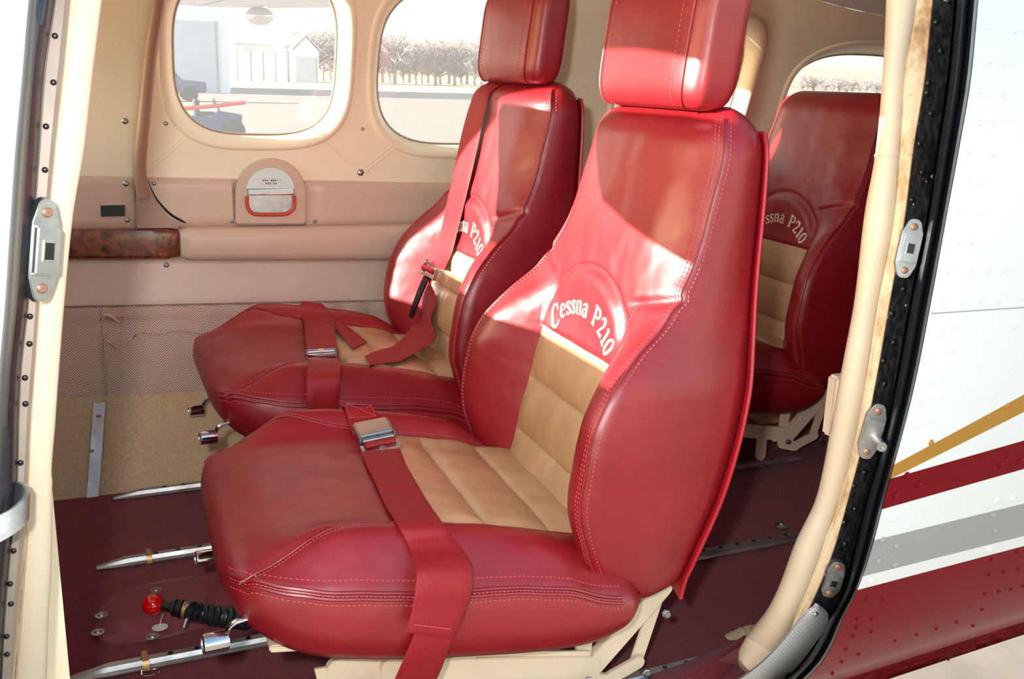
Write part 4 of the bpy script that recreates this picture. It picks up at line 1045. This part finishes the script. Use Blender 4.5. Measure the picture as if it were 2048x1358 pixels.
    for s in (-1, 1):
        y = s*.165
        bar((-.12, y, .128), (.235, y, .062), .032, .012, 'side_beam')
        bar((.232, y-.008*s-.010*(s > 0), .165), (.225, y-.008*s-.010*(s > 0), .05), .026, .005, 'upright')
        bar((.345, y, .165), (.235, y, .052), .030, .016, 'strut')
        bar((.348, y-.012*s, .158), (.316, y-.012*s, .045), .021, .005, 'hinge_link')
        bar((.225, y, .040), (.262, y, .030), .024, .008, 'rear_foot'); bar((.262, y, .030), (.314, y, .050), .020, .008, 'rear_arm')
        bar((-.10, y, .120), (-.10, y, .014), .026, .010, 'front_foot'); bar((.17, y, .07), (.17, y, .016), .024, .010, 'rail_foot')
        bar((-.09, y, .050), (.12, y, .150), .022, .006, 'brace')
        pm = MB(); pm.prism([(-.15, .135), (-.13, .03), (-.06, .022), (.20, .022), (.235, .035), (.235, .085), (.02, .128)], (0, y+.004, 0), (1, 0, 0), (0, 0, 1), -.004); pm.build('side_plate', M['paint'], t, world=False)
        for (bx, bz) in ((.342, .135), (.316, .046), (.225, .052), (-.10, .112)):
            pm = MB(); pm.lathe([(.0062, 0), (.0062, .004), (.0045, .005), (.0045, .0075), (0, .0085)], (bx, y-.012 if s < 0 else y-.004, bz), (0, -1, 0), 6); pm.build('bolt', M['steel'], t, world=False)
        pm = MB(); pm.lathe([(.018, -.012), (.018, .012)], (-.05, y, .125), (0, 1, 0), 16); pm.build('pivot', M['paint'], t, world=False, bevel=.001)
        pm = MB(); pm.tube([(-.1, y, .024), (-.1, y+.0, .014)], .012, 12); pm.build('roller', M['steel'], t, world=False)
    pm = MB(); pm.tube([(-.11, -.165, .118), (-.11, .165, .118)], .011, 12); pm.build('cross_tube', M['paint'], t, world=False)
    pm = MB(); pm.tube([(.20, -.165, .060), (.20, .165, .060)], .011, 12); pm.build('cross_tube', M['paint'], t, world=False)
    pm = MB(); pm.box((0.0, 0, .170), (.42, .40, .010), (Vector((.985, 0, -.13)).normalized(), Vector((0, 1, 0)), Vector((.13, 0, .985)).normalized())); pm.build('seat_pan', M['paint'], t, world=False, bevel=.002)
    # chrome adjusting levers at the front
    for (ly, kx, kz, ln) in ((-.19, -.288, .214, .030), (.16, -.275, .150, .026)):
        lv = MB(); lv.tube(path([(kx+.030, ly, kz-.002), (kx+.040, ly, kz+.020), (kx+.085, ly, kz+.028 if ly < 0 else kz+.06)], 10), .0055, 10, flat=.6); lo = lv.build('adjust_lever', M['chrome'], t, world=False)
        kb = MB(); kb.lathe([(.0085, 0), (.0115, .001), (.0120, .003), (.0120, .027), (.0115, .0295), (.008, .030), (.008, .029), (0, .029)], (kx+.034, ly, kz), (-1, -.15, .05), 20); kb.build('knob', M['chrome'], lo, world=False)
    return t
RZ = math.radians(-3)
S1 = build_seat('front_seat', 'nearest red leather front seat with tan pleats and embroidered lettering', (.40, 1.26, 0), RZ)
S2 = copy_tree(S1); S2.location = (.47, 1.90, .024); S2.rotation_euler.z = math.radians(-1); S2['label'] = 'far red leather front seat with a shoulder harness, beside the window wall'
# rear seat: same pattern, lower back without headrest
S3 = copy_tree(S1); S3.name = 'rear_seat'; S3.location = (1.26, 1.90, .02); S3['label'] = 'shaded red leather rear seat without headrest, behind the near front seat'
for ch in list(S3.children):
    if ch.name.startswith(('headrest', 'adjust_lever', 'side_plate')):
        for g in list(ch.children): bpy.data.objects.remove(g)
        bpy.data.objects.remove(ch)
for q_ in (S1, S2, S3): q_['group'] = 'red leather cabin seats'
SEATS = {1: ((.40, 1.26, 0), RZ), 2: ((.47, 1.90, .024), math.radians(-1))}
def to_world(k, p, rz=True):
    (a, b, c), r = SEATS[k]; return Vector((a+p[0]*math.cos(r)-p[1]*math.sin(r), b+p[0]*math.sin(r)+p[1]*math.cos(r), c+p[2]))
def to_local(k, P):
    (a, b, c), r = SEATS[k]; x, y = P[0]-a, P[1]-b; return (x*math.cos(r)+y*math.sin(r), -x*math.sin(r)+y*math.cos(r), P[2]-c)
def hit_top(k, px, py, lift=.003):
    d = ray(px, py).normalized(); o = Vector((0, 0, EYE)); t_ = .7; last = None
    while t_ < 3.2:
        P = o+d*t_; l = to_local(k, P)
        if -.29 < l[0] < .28 and abs(l[1]) < hwc(max(NOSE, min(.27, l[0])))+.012:
            if l[2] <= ctop(max(NOSE, min(.27, l[0])), max(-.25, min(.25, l[1])))+lift: return P
        t_ += .0015
    return None
def hit_back(k, px, py, lift=.004):
    d = ray(px, py).normalized(); o = Vector((0, 0, EYE)); t_ = .7
    while t_ < 3.2:
        P = o+d*t_; l = to_local(k, P)
        if ZB0 < l[2] < ZB1 and abs(l[1]) < hwb(l[2]) and l[0] >= front(l[1], l[2])-lift: return P
        t_ += .0015
    return None

# ================================================================== belts
def strap(pairs, n, th=.0022, name='webbing', parent=None):
    L = path([p[0] for p in pairs], n); R = path([p[1] for p in pairs], n)
    m = MB(); m.ribbon([(a+b)/2 for a, b in zip(L, R)], [(b-a)/2 for a, b in zip(L, R)], th); return m.build(name, M['web'], parent)
def frame_of(c, a, b, nrm_hint=Vector((0, -.3, 1))):
    u = (b-a).normalized(); n_ = (nrm_hint-u*nrm_hint.dot(u)).normalized(); w = u.cross(n_); return u, w, n_
def HT(k, x, y, l=.004):
    for q in range(60):
        p = hit_top(k, x, y+q, l)
        if p is not None: return p
    return at(x, y, SEATS[k][0][1])
b1 = thing('lap_belt', 'red lap belt with a chrome lift buckle lying across the nearest seat', 'seat belt', to_world(1, (.03, 0, .33)))
top1 = [((684, 798), (746, 797)), ((692, 825), (754, 822)), ((700, 850), (766, 845))]
P1 = []
fe = HT(1, 686, 806, .006); fe2 = HT(1, 744, 808, .006)
P1.append((fe+Vector((-.004, .03, -.045)), fe2+Vector((-.004, .03, -.045)))); P1.append((fe+Vector((0, .012, -.010)), fe2+Vector((0, .012, -.010))))
for a, b in (((689, 815), (748, 815)), ((696, 838), (758, 834)), ((706, 870), (778, 862))): P1.append((HT(1, *a, .006), HT(1, *b, .006)))
strap(P1, 40, parent=b1)
m = MB()                                                    # sewn box on the belt end
q = [HT(1, 694, 806, .009), HT(1, 742, 803, .009), HT(1, 752, 832, .009), HT(1, 699, 836, .009)]
for a, b in ((0, 1), (1, 2), (2, 3), (3, 0), (0, 2), (1, 3)): stitches(m, [q[a], q[b]], .004, .0028, .0007)
m.build('stitching', M['thread'], b1, kind='stuff')
P2 = []
for a, b in (((722, 905), (800, 898)), ((735, 935), (812, 928)), ((752, 970), (832, 964)), ((772, 1012), (856, 1004)), ((796, 1052), (884, 1044)), ((812, 1080), (905, 1074))): P2.append((HT(1, *a, .006), HT(1, *b, .006)))
for a, b, Y in (((824, 1106), (925, 1098), 1.035), ((831, 1130), (940, 1122), 1.012), ((833, 1152), (945, 1148), .998), ((830, 1185), (944, 1180), .990), ((824, 1220), (935, 1212), .990), ((816, 1254), (912, 1262), .990), ((813, 1264), (906, 1276), .992)):
    P2.append((at(*a, Y), at(*b, Y)))
strap(P2, 70, .0026, parent=b1)
P3 = [(at(845, 1190, .997), at(940, 1190, .997)), (at(835, 1250, 1.0), at(925, 1245, 1.0)), (at(815, 1300, 1.005), at(898, 1298, 1.005)), (at(795, 1345, 1.02), at(880, 1345, 1.02)), (at(770, 1400, 1.045), at(850, 1405, 1.045))]
strap(P3, 24, parent=b1)
m = MB(); q = [at(832, 1250, .986), at(905, 1259, .986)]; stitches(m, q, .004, .003, .0008); m.build('stitching', M['thread'], b1, kind='stuff')
# buckle
c = HT(1, 746, 862, .012); u, w, nn = frame_of(c, HT(1, 728, 835), HT(1, 762, 900), Vector((-.1, -.35, 1)))
bk_ = MB(); bk_.box(c+nn*.008, (.036, .050, .003), (u, w, nn)); lid = bk_.build('buckle_lid', M['chrome'], b1, bevel=.001)
m = MB(); m.box(c+u*.019+nn*.004, (.003, .050, .011), (u, w, nn)); m.build('lid_lip', M['chrome'], lid, bevel=.0008)
for s in (-1, 1):
    m = MB(); m.box(c+w*(s*.0265)+nn*.003+u*.006, (.044, .0025, .012), (u, w, nn)); m.build('side_plate', M['steel'], b1, bevel=.0006)
m = MB(); m.tube([c+u*.026-w*.024+nn*.003, c+u*.026+w*.024+nn*.003], .0042, 12); m.build('roller', M['steel'], b1)
c2 = c+u*.044+nn*.001
pl = [(-.012, -.029), (.004, -.031), (.014, -.024), (.019, -.010), (.019, .010), (.014, .024), (.004, .031), (-.012, .029), (-.012, .024), (.001, .024), (.001, -.024), (-.012, -.024)]
m = MB(); m.prism(pl, c2, u, w, .0028); m.build('tongue_plate', M['chrome'], b1, bevel=.0006)
m = MB(); m.tube([c2-u*.006-w*.023+nn*.002, c2-u*.006+w*.023+nn*.002], .0062, 10, flat=.8); m.build('webbing_loop', M['web'], b1)
m = MB(); m.lathe([(.0055, 0), (.0055, .003), (.004, .0042), (0, .0045)], c2+u*.009+nn*.001, nn, 14); m.build('stud', M['steel'], b1)
# far seat lap belt
b2 = thing('lap_belt', 'red lap belt with a small chrome buckle across the far front seat', 'seat belt', to_world(2, (.0, 0, .33)))
f0, f1 = HT(2, 604, 592, .005), HT(2, 646, 596, .005)
P = [(f0+Vector((0, .03, -.05)), f1+Vector((0, .03, -.05))), (f0+Vector((0, .012, -.004)), f1+Vector((0, .012, -.004)))]
for a, b in (((602, 600), (648, 604)), ((605, 630), (655, 630)), ((610, 665), (664, 662)), ((614, 698), (672, 694))): P.append((HT(2, *a, .005), HT(2, *b, .005)))
strap(P, 36, parent=b2)
P = []
for a, b in (((608, 640), (669, 632)), ((610, 668), (670, 664)), ((613, 700), (674, 698))): P.append((HT(2, *a, .013), HT(2, *b, .013)))
strap(P, 14, parent=b2)
P = [(HT(2, 616, 716, .006), HT(2, 680, 714, .006)), (HT(2, 616, 730, .006), HT(2, 681, 728, .006))]
for a, b, Y in (((614, 748), (681, 744), 1.655), ((613, 770), (680, 766), 1.638), ((614, 800), (678, 796), 1.634), ((616, 840), (678, 838), 1.64)): P.append((at(*a, Y), at(*b, Y)))
strap(P, 30, parent=b2)
P = [(HT(2, 668, 640, .012), HT(2, 672, 655, .012)), (HT(2, 690, 650, .010), HT(2, 684, 672, .008)), (HT(2, 715, 668, .006), HT(2, 700, 690, .005)), (HT(2, 734, 684, .005), HT(2, 706, 698, .005))]
strap(P, 20, parent=b2)
c = HT(2, 643, 707, .010); u, w, nn = frame_of(c, HT(2, 640, 690), HT(2, 648, 720), Vector((-.1, -.4, 1)))
m = MB(); m.box(c-u*.006+nn*.002, (.004, .050, .012), (u, w, nn)); m.build('buckle_bar', M['chrome'], b2, bevel=.0008)
m = MB(); m.box(c+u*.009+nn*.000, (.004, .050, .005), (u, w, nn)); m.build('buckle_bar', M['chrome'], b2, bevel=.0008)
m = MB(); m.tube([c-w*.024+nn*.004, c+w*.024+nn*.004], .0036, 10); m.build('roller', M['steel'], b2)
m = MB(); m.box(c+nn*.006, (.009, .010, .006), (u, w, nn)); m.build('spring_block', M['paint'], b2, bevel=.0008)
for s in (-1, 1):
    m = MB(); m.box(c+w*(s*.0265)+nn*.001, (.024, .0025, .013), (u, w, nn)); m.build('side_plate', M['chrome'], b2, bevel=.0006)
# shoulder harness on the far seat
b3 = thing('shoulder_harness', 'red shoulder harness hanging down the far front seat back', 'seat belt', to_world(2, (.30, .05, .6)))
def HB(x, y, l=.005):
    p = hit_back(2, x, y, l); return p if p is not None else at(x, y, 2.0)
P = [(HB(962, 176, .007)+Vector((.045, 0, .022)), HB(990, 178, .007)+Vector((.045, 0, .022))), (HB(955, 178), HB(986, 180))]
for a, b in (((938, 215), (972, 215)), ((924, 265), (961, 265)), ((910, 330), (947, 330)), ((897, 390), (933, 390)), ((884, 450), (918, 450)), ((868, 500), (904, 505))): P.append((HB(*a, .009), HB(*b, .009)))
a_, b_ = HB(848, 530, .016), HB(888, 540, .016); P.append((a_, b_)); strap(P, 60, parent=b3)
c = HB(860, 540, .022); u, w, nn = frame_of(c, HB(872, 500), HB(846, 580), Vector((-1, -.25, .3)))
m = MB()
for s in (-1, 1): m.box(c+w*(s*.024), (.034, .003, .010), (u, w, nn)); m.box(c+u*(s*.012), (.005, .046, .006), (u, w, nn))
m.build('adjuster', M['chrome'], b3, bevel=.0008)
m = MB(); m.tube([c-w*.022+nn*.003, c+w*.022+nn*.003], .006, 10); m.build('webbing_loop', M['web'], b3)
cc = [c+u*.016+nn*.002, HB(846, 570, .03), HB(832, 605, .028), HB(822, 634, .024)]
m = MB(); m.ribbon(path(cc, 20), [w*(.011-.004*i/19) for i in range(20)], .005); m.build('pull_tab', M['rubber'], b3)
P = [(c+u*.01-w*.02, c+u*.01+w*.02), (HB(846, 590, .012), HB(872, 596, .012)), (HB(836, 640, .014), HB(862, 640, .016))]
l1, l2 = HT(2, 820, 672, .020), HT(2, 868, 690, .020)
P += [(l1+Vector((0, 0, .015)), l2+Vector((0, 0, .012))), (HT(2, 790, 690, .008), HT(2, 810, 718, .008)), (HT(2, 757, 700, .006), HT(2, 772, 726, .006)), (HT(2, 730, 712, .006), HT(2, 742, 730, .006))]
strap(P, 40, parent=b3)

b1['group'] = b2['group'] = 'lap belts on the front seats'
for q_ in (pf, pa, pb): q_['group'] = 'taupe side panels above the armrest'
# ================================================================== rails, lever, cover plate on the floor
def rail(Y, x0, x1, label, clip=None):
    t = thing('seat_rail', label, 'rail', ((x0+x1)/2, Y, 0), group='seat rails on the cabin floor')
    prof = [(-.017, .0025), (-.017, .0045), (-.009, .0055), (-.007, .010), (-.006, .012), (.006, .012), (.007, .010), (.009, .0055), (.017, .0045), (.017, .0025)]
    m = MB(); n = len(prof); st = []
    for (x, k) in ((x0, .15), (x0+.012, .45), (x0+.05, 1.0), (x1-.05, 1.0), (x1-.01, .45), (x1, .15)): st.append([(x, Y+a*(.35+.65*k), .002+b*k) for a, b in prof])
    m.add([p for s in st for p in s], [(i*n+j, i*n+(j+1) % n, (i+1)*n+(j+1) % n, (i+1)*n+j) for i in range(len(st)-1) for j in range(n)]+[tuple(range(n)), tuple(len(st)*n-1-j for j in range(n))])
    m.build('rail_body', M['alu'], t, ang=25)
    base = None; x = x0+.10; k = 0
    while x < x1-.05 and k < 40:
        if base is None:
            hm = MB(); hm.lathe([(.0042, 0), (.0042, .0006), (.0036, .0006), (.0036, .0002), (0, .0002)], (0, 0, 0), (0, 0, 1), 12); base = hm.build('hole_disc', M['black'], t, world=False); o = base  # black disc drawn for the shade inside each rail hole
        else: o = base.copy(); COL.objects.link(o); o.parent = t
        o.location = (x-(x0+x1)/2, 0, .0140); x += .0254*1.5; k += 1
    if clip:
        m = MB(); m.grid(lambda u_, v_: (clip+.009*(u_-.5), Y+(.0185*math.cos(math.pi*v_)), .004+.0125*min(1, 1.6*math.sin(math.pi*v_))), 2, 14); m.grid(lambda u_, v_: (clip+.009*(u_-.5), Y+(.0195*math.cos(math.pi*v_)), .004+.0135*min(1, 1.6*math.sin(math.pi*v_))), 2, 14)
        m.build('rail_stop', M['brass'], t)
    return t
rail(1.412, -.045, 2.25, 'inboard aluminium rail of the nearest seat, running from the lower left corner', atz(292, 1330, .012).x)
rail(1.757, .002, 1.56, 'aluminium floor rail just inboard of the far front seat', atz(300, 1122, .012).x)
rail(2.062, .045, 1.55, 'aluminium floor rail along the tan carpet under the far seat')
rail(1.108, .02, 1.5, 'outboard aluminium rail beneath the nearest seat by the door sill')
cl = MB(); cq = path([atz(284, 1340, .012), atz(286, 1352, .004), atz(308, 1350, .004), atz(318, 1344, .004), atz(312, 1338, .005), atz(292, 1342, .006)], 24); cl.tube(cq, .0012, 6); o = cl.build('wire_clip', M['chrome']); tag(o, 'small bent wire clip lying beside the inboard rail', 'clip')
ry = MB(); rp_ = [atz(1436, 940, .012), atz(1432, 925, .02), atz(1440, 916, .03), atz(1444, 926, .02), atz(1436, 950, .006)]; ry.tube(path(rp_, 20), .003, 8); o = ry.build('cargo_ring', M['steel']); tag(o, 'small steel ring standing on the floor behind the nearest seat back', 'ring')
tm = MB(); tc = atz(1563, 1053, .004); tm.lathe([(.014, 0), (.014, .002), (.009, .004), (.006, .009), (0, .010)], tc, (0, 0, 1), 18); o = tm.build('floor_fitting', M['steel']); tag(o, 'round steel fitting set in the carpet behind the nearest seat', 'fitting')
# tinted plastic plate around the hand pump lever
cvp = [(187, 1240), (188, 1262), (196, 1279), (215, 1287), (245, 1288), (300, 1281), (360, 1268), (420, 1250), (480, 1228), (520, 1200), (500, 1170), (450, 1152), (400, 1153), (340, 1160), (290, 1171), (240, 1188), (205, 1212)]
base = [atz(x, y, .004) for x, y in cvp]; cen = sum(base, Vector())/len(base)
cv = thing('floor_cover', 'tinted clear plastic cover plate screwed to the carpet around the red lever', 'cover plate', cen)
bl = path(base+[base[0]], 60)[:-1]; m = MB(); lps = []
for k, h in ((1.0, .0), (.985, .003), (.93, .0045), (.86, .006), (.80, .014), (.7, .018), (.45, .019), (.02, .019)): lps.append([cen+(p-cen)*k+Vector((0, 0, h)) for p in bl])
for a, b in zip(lps[:-1], lps[1:]): m.ring(a, b)
m.add(lps[-1], [tuple(range(len(bl)))]); m.build('plate', M['cover'], cv)
for (x, y) in ((203, 1231), (196, 1265), (305, 1274), (312, 1181)):
    p = atz(x, y, .008); m = MB(); m.lathe([(.0105, 0), (.0105, .0012), (.006, .0018), (.005, .0035), (.002, .0035), (0, .0028)], p, (0, 0, 1), 18); m.build('washer_screw', M['steel'], cv)
m = MB(); tp = atz(320, 1255, .024); m.lathe([(.0001, 0), (.012, .0), (.012, .001), (0, .001)], tp, (0, .1, 1), 14); tg = m.build('paper_tag', M['white'], cv)
m = MB(); m.tube(path([tp+Vector((0, 0, .002)), atz(322, 1240, .035), atz(326, 1228, .05)], 10), .0006, 5); m.build('string', M['white'], tg)
lev = thing('hand_pump_lever', 'lever with a glossy red ball knob and black rubber boot between the seats', 'lever', atz(360, 1222, .045))
K = atz(306, 1209, .062); E1 = atz(352, 1216, .058); E2 = atz(372, 1221, .055); E3 = atz(440, 1232, .04); E4 = atz(500, 1238, .02)
m = MB(); ax = (E1-K).normalized(); R = .0165
m.lathe([(R*math.sin(a), -R*math.cos(a)) for a in np.linspace(0, math.pi, 24)], K, ax, 30); m.build('ball_knob', M['redball'], lev)
m = MB(); m.tube([K+ax*R*.8, E1], .0078, 14); m.build('rod', M['black'], lev)
m = MB(); m.lathe([(.008, 0), (.0135, .0005), (.0135, .004), (.011, .005), (.011, .008), (.014, .009), (.014, .014), (.010, .015)], E1-ax*.004, ax, 18); m.build('collar', M['black'], lev)
m = MB(); m.tube([E1+ax*.012, E1+ax*.022], .0125, 16); m.build('clamp_band', M['brass'], lev)
m = MB(); bp = path([E1+ax*.022, E2+ax*.012, E3, E4], 70); m.tube(bp, [.0125+.0022*math.sin(i*1.35)+.004*i/70 for i in range(70)], 16); m.build('rubber_boot', M['rubber'], lev)
m = MB(); s0 = E2-Vector((0, .012, .006)); m.tube([s0, s0+Vector((-.006, -.006, -.012))], .003, 8); m.build('clamp_screw', M['steel'], lev)

# ================================================================== outside
GZ = -.95
m = MB(); m.grid(lambda u_, v_: (-120+240*u_, -40+150*v_, GZ), 30, 20); g1 = m.build('ground', M['apron']); struct(g1, 'pale concrete apron around the aircraft', 'ground')
m = MB(); m.grid(lambda u_, v_: (-700+1400*u_, 110+700*v_, GZ+.0), 10, 10); g2 = m.build('ground', M['grass']); struct(g2, 'dry grass field beyond the apron', 'ground')
m = MB(); m.grid(lambda u_, v_: (120+500*u_, -300+410*v_, GZ), 10, 10); g2 = m.build('ground', M['grass']); struct(g2, 'dry grass field aft of the aircraft', 'ground')
def gpt(px, Y):                    # ground point under a pixel column at depth Y
    p = at(px, 300, Y); return Vector((p.x, Y, GZ))
# wing of this aircraft, seen from below through the windows
wg = thing('aircraft_wing', 'underside of the aircraft wing seen at the top of the first window', 'wing', (1.0, 2.4, 1.3))
def wing_pt(u_, v_):
    y = 2.36+4.9*v_; le = .16+.42*v_; te = 1.95-.13*v_; c_ = te-le; z0 = 1.19+.085*v_
    an = 2*math.pi*u_; xx = .5-.5*math.cos(an); th = .6*(.2969*math.sqrt(xx)-.126*xx-.3516*xx**2+.2843*xx**3-.1015*xx**4)*(1.3 if an < math.pi else -.55)
    return (le+c_*xx, y, z0+.03+th*c_)
m = MB(); m.grid(wing_pt, 40, 24, cu=True); m.f.append(tuple(range(40))); m.f.append(tuple(23*40+i for i in reversed(range(40)))); m.build('wing_panel', M['hangar'], wg)
p = at(519, 32, 6.9); m = MB(); m.tube([p+Vector((0, 0, .14)), p], .05, 10); m.lathe([(.09*math.sin(a), -.06*math.cos(a)) for a in np.linspace(0, math.pi, 12)], p, (0, 0, 1), 14); m.build('tie_down_fitting', M['chrome'], wg)
m = MB(); m.grid(lambda u_, v_: (.9+.0*u_+.012*u_, 2.6+4.5*v_, 1.172+.085*v_), 2, 10); m.build('skin_joint', M['greypaint'], wg)
# hangars
def hangar(name, label, pxl, pxr, Y, h, depth, gable, mat, panels, doors):
    a = gpt(pxl, Y); b = gpt(pxr, Y); t = thing(name, label, 'building', ((a.x+b.x)/2, Y, GZ), group='hangars across the apron'); L = b.x-a.x
    m = MB()
    if gable:
        prof = [(0, 0), (L, 0), (L, h), (L/2, h*1.42), (0, h)]
        m.prism(prof, a, (1, 0, 0), (0, 0, 1), -depth)
    else: m.box((a.x+L/2, Y+depth/2, GZ+h/2), (L, depth, h))
    m.build('wall', M[mat], t, smooth_=False)
    m = MB()
    if gable:
        for s in (0, 1):
            x0, x1 = (a.x-.4, a.x+L/2) if s == 0 else (a.x+L/2, b.x+.4)
            z0, z1 = (h*.99, h*1.45) if s == 0 else (h*1.45, h*.99)
            m.add([(x0, Y-.4, GZ+z0), (x1, Y-.4, GZ+z1), (x1, Y+depth+.4, GZ+z1), (x0, Y+depth+.4, GZ+z0), (x0, Y-.4, GZ+z0+.2), (x1, Y-.4, GZ+z1+.2), (x1, Y+depth+.4, GZ+z1+.2), (x0, Y+depth+.4, GZ+z0+.2)], [(0, 1, 2, 3), (4, 7, 6, 5), (0, 4, 5, 1), (2, 6, 7, 3), (1, 5, 6, 2), (0, 3, 7, 4)])
    else: m.box((a.x+L/2, Y+depth/2, GZ+h+.15), (L+.6, depth+.6, .3))
    m.build('roof', M['hangard'], t, smooth_=False)
    for k in range(doors):
        x0 = a.x+L*(.06+.88*k/doors); x1 = a.x+L*(.06+.88*(k+1)/doors)-.25
        m = MB(); m.box(((x0+x1)/2, Y-.06, GZ+h*.40), (x1-x0, .12, h*.8)); d_ = m.build('door', M['hangar' if mat == 'hangard' else 'hangard'], t, smooth_=False)
        m = MB(); m.box((x1+.1, Y-.1, GZ+h*.40), (.14, .1, h*.82)); m.build('door_post', M['greypaint'], t, smooth_=False)
    return t
hangar('hangar', 'big pale gabled hangar at the left of the first window', 120, 466, 85, 6.8, 30, True, 'hangar', 8, 3)
hangar('hangar', 'long low row of pale hangars in the middle of the first window', 478, 588, 190, 6.4, 14, False, 'hangard', 8, 4)
hangar('hangar', 'small gabled hangar at the right end of the low row', 592, 641, 186, 5.6, 16, True, 'hangar', 3, 1)
# pickup truck
tp_ = gpt(322, 62); tr = thing('pickup_truck', 'small blue pickup truck parked before the big hangar', 'truck', tp_)
m = MB(); m.prism([(-2.6, .5), (2.6, .5), (2.6, 1.1), (1.3, 1.2), (.7, 1.85), (-.9, 1.85), (-1.0, 1.2), (-2.6, 1.2)], tp_+Vector((0, -.9, 0)), (1, 0, 0), (0, 0, 1), -1.8); m.build('body', M['truckblue'], tr, smooth_=False, bevel=.06)
m = MB(); m.prism([(1.1, 1.22), (.62, 1.76), (-.8, 1.76), (-.85, 1.22)], tp_+Vector((0, -.93, 0)), (1, 0, 0), (0, 0, 1), -1.86); m.build('cab_glass', M['glassdark'], tr, smooth_=False)
for wx in (-1.6, 1.7):
    for wy in (-.85, .85):
        m = MB(); m.lathe([(.2, -.12), (.42, -.12), (.42, .12), (.2, .12)], tp_+Vector((wx, wy, .42)), (0, 1, 0), 18); m.build('wheel', M['tyre'], tr)
# tow tractor with a red bar
tg_ = gpt(424, 27.5); tt = thing('tow_tractor', 'dark blue tow tractor with a red bar on the apron outside the first window', 'tractor', tg_)
m = MB(); m.prism([(-.75, .28), (.7, .28), (.75, .7), (.1, .8), (.05, .62), (-.7, .66)], tg_+Vector((0, -.45, 0)), (1, 0, 0), (0, 0, 1), -.9); m.build('body', M['truckblue'], tt, smooth_=False, bevel=.03)
m = MB(); m.box(tg_+Vector((-.35, 0, .85)), (.12, .5, .42)); m.box(tg_+Vector((-.15, 0, .70)), (.45, .5, .1)); m.build('driver_seat', M['tyre'], tt, bevel=.02)
m = MB(); m.tube([tg_+Vector((.25, 0, .75)), tg_+Vector((.12, 0, 1.0))], .02, 8); m.tube([tg_+Vector((.1+.0*math.cos(a), .17*math.cos(a), 1.02+.17*math.sin(a)*.4)) for a in np.linspace(0, 2*math.pi, 17)], .018, 6); m.build('steering_wheel', M['tyre'], tt)
for wx in (-.55, .5):
    for wy in (-.48, .48):
        m = MB(); m.lathe([(.12, -.1), (.29, -.1), (.29, .1), (.12, .1)], tg_+Vector((wx, wy, .29)), (0, 1, 0), 16); m.build('wheel', M['tyre'], tt)
bp_ = [at(350, 219, 26.5), at(420, 213, 26.5), at(490, 205, 26.5)]
m = MB(); m.tube(bp_, .05, 8); m.build('red_bar', M['redsteel'], tt)
# bare trees along the field edge
def tree_mesh(seed):
    rnd = random.Random(seed); tk = MB(); tk.tube([(0, 0, 0), (.1, 0, 2.5), (0, .1, 5)], [.28, .2, .1], 7); cr = MB()
    for k in range(70):
        a = rnd.uniform(0, 6.28); rr = rnd.uniform(.0, 1)**.5; z0 = rnd.uniform(1.5, 5.0); r1 = rr*3.4; z1 = z0+rnd.uniform(1.0, 4.6)*(1.15-rr*.6)
        p0_ = Vector((.2*math.cos(a), .2*math.sin(a), z0)); p1_ = Vector((r1*math.cos(a), r1*math.sin(a), z1)); md = (p0_+p1_)/2+Vector((rnd.uniform(-.4, .4), rnd.uniform(-.4, .4), .3))
        cr.tube([p0_, md, p1_], [.10, .07, .03], 4)
        for q in range(5):
            t_ = rnd.uniform(.35, 1); b0 = md.lerp(p1_, t_); cr.tube([b0, b0+Vector((rnd.uniform(-1.1, 1.1), rnd.uniform(-1.1, 1.1), rnd.uniform(-.1, 1.2)))], [.06, .03], 3)
    return tk, cr
protos = []
for sd in range(4):
    tk, cr = tree_mesh(sd); t = thing('bare_tree', 'bare winter tree in the hazy tree line beyond the field', 'tree', (0, 0, GZ), group='bare trees beyond the field')
    tk.build('trunk', M['bark'], t, world=False); cr.build('crown', M['bark'], t, world=False); protos.append(t)
rnd = random.Random(3); spots = []
for i in range(30): spots.append((636+(1010-636)*(i+rnd.uniform(-.2, .2))/29, 205+(i % 3)*22+rnd.uniform(-3, 3)))
for i in range(20): spots.append((1590+(1830-1590)*(i+rnd.uniform(-.2, .2))/19, 215+(i % 2)*22+rnd.uniform(-3, 3)))
for i, (px, Y) in enumerate(spots):
    o = protos[i] if i < 4 else copy_tree(protos[i % 4])
    p = gpt(px, Y); o.location = p; s = rnd.uniform(.8, 1.25)*(1.15 if px < 1200 else .55); o.scale = (s*1.15, s*1.15, s); o.rotation_euler.z = rnd.uniform(0, 6.28)
    if px > 1200: o['label'] = 'low bare tree on the skyline of the rear window'; o['group'] = 'low trees seen through the rear window'
    else: o['label'] = 'bare winter tree in the hazy tree line beyond the field'
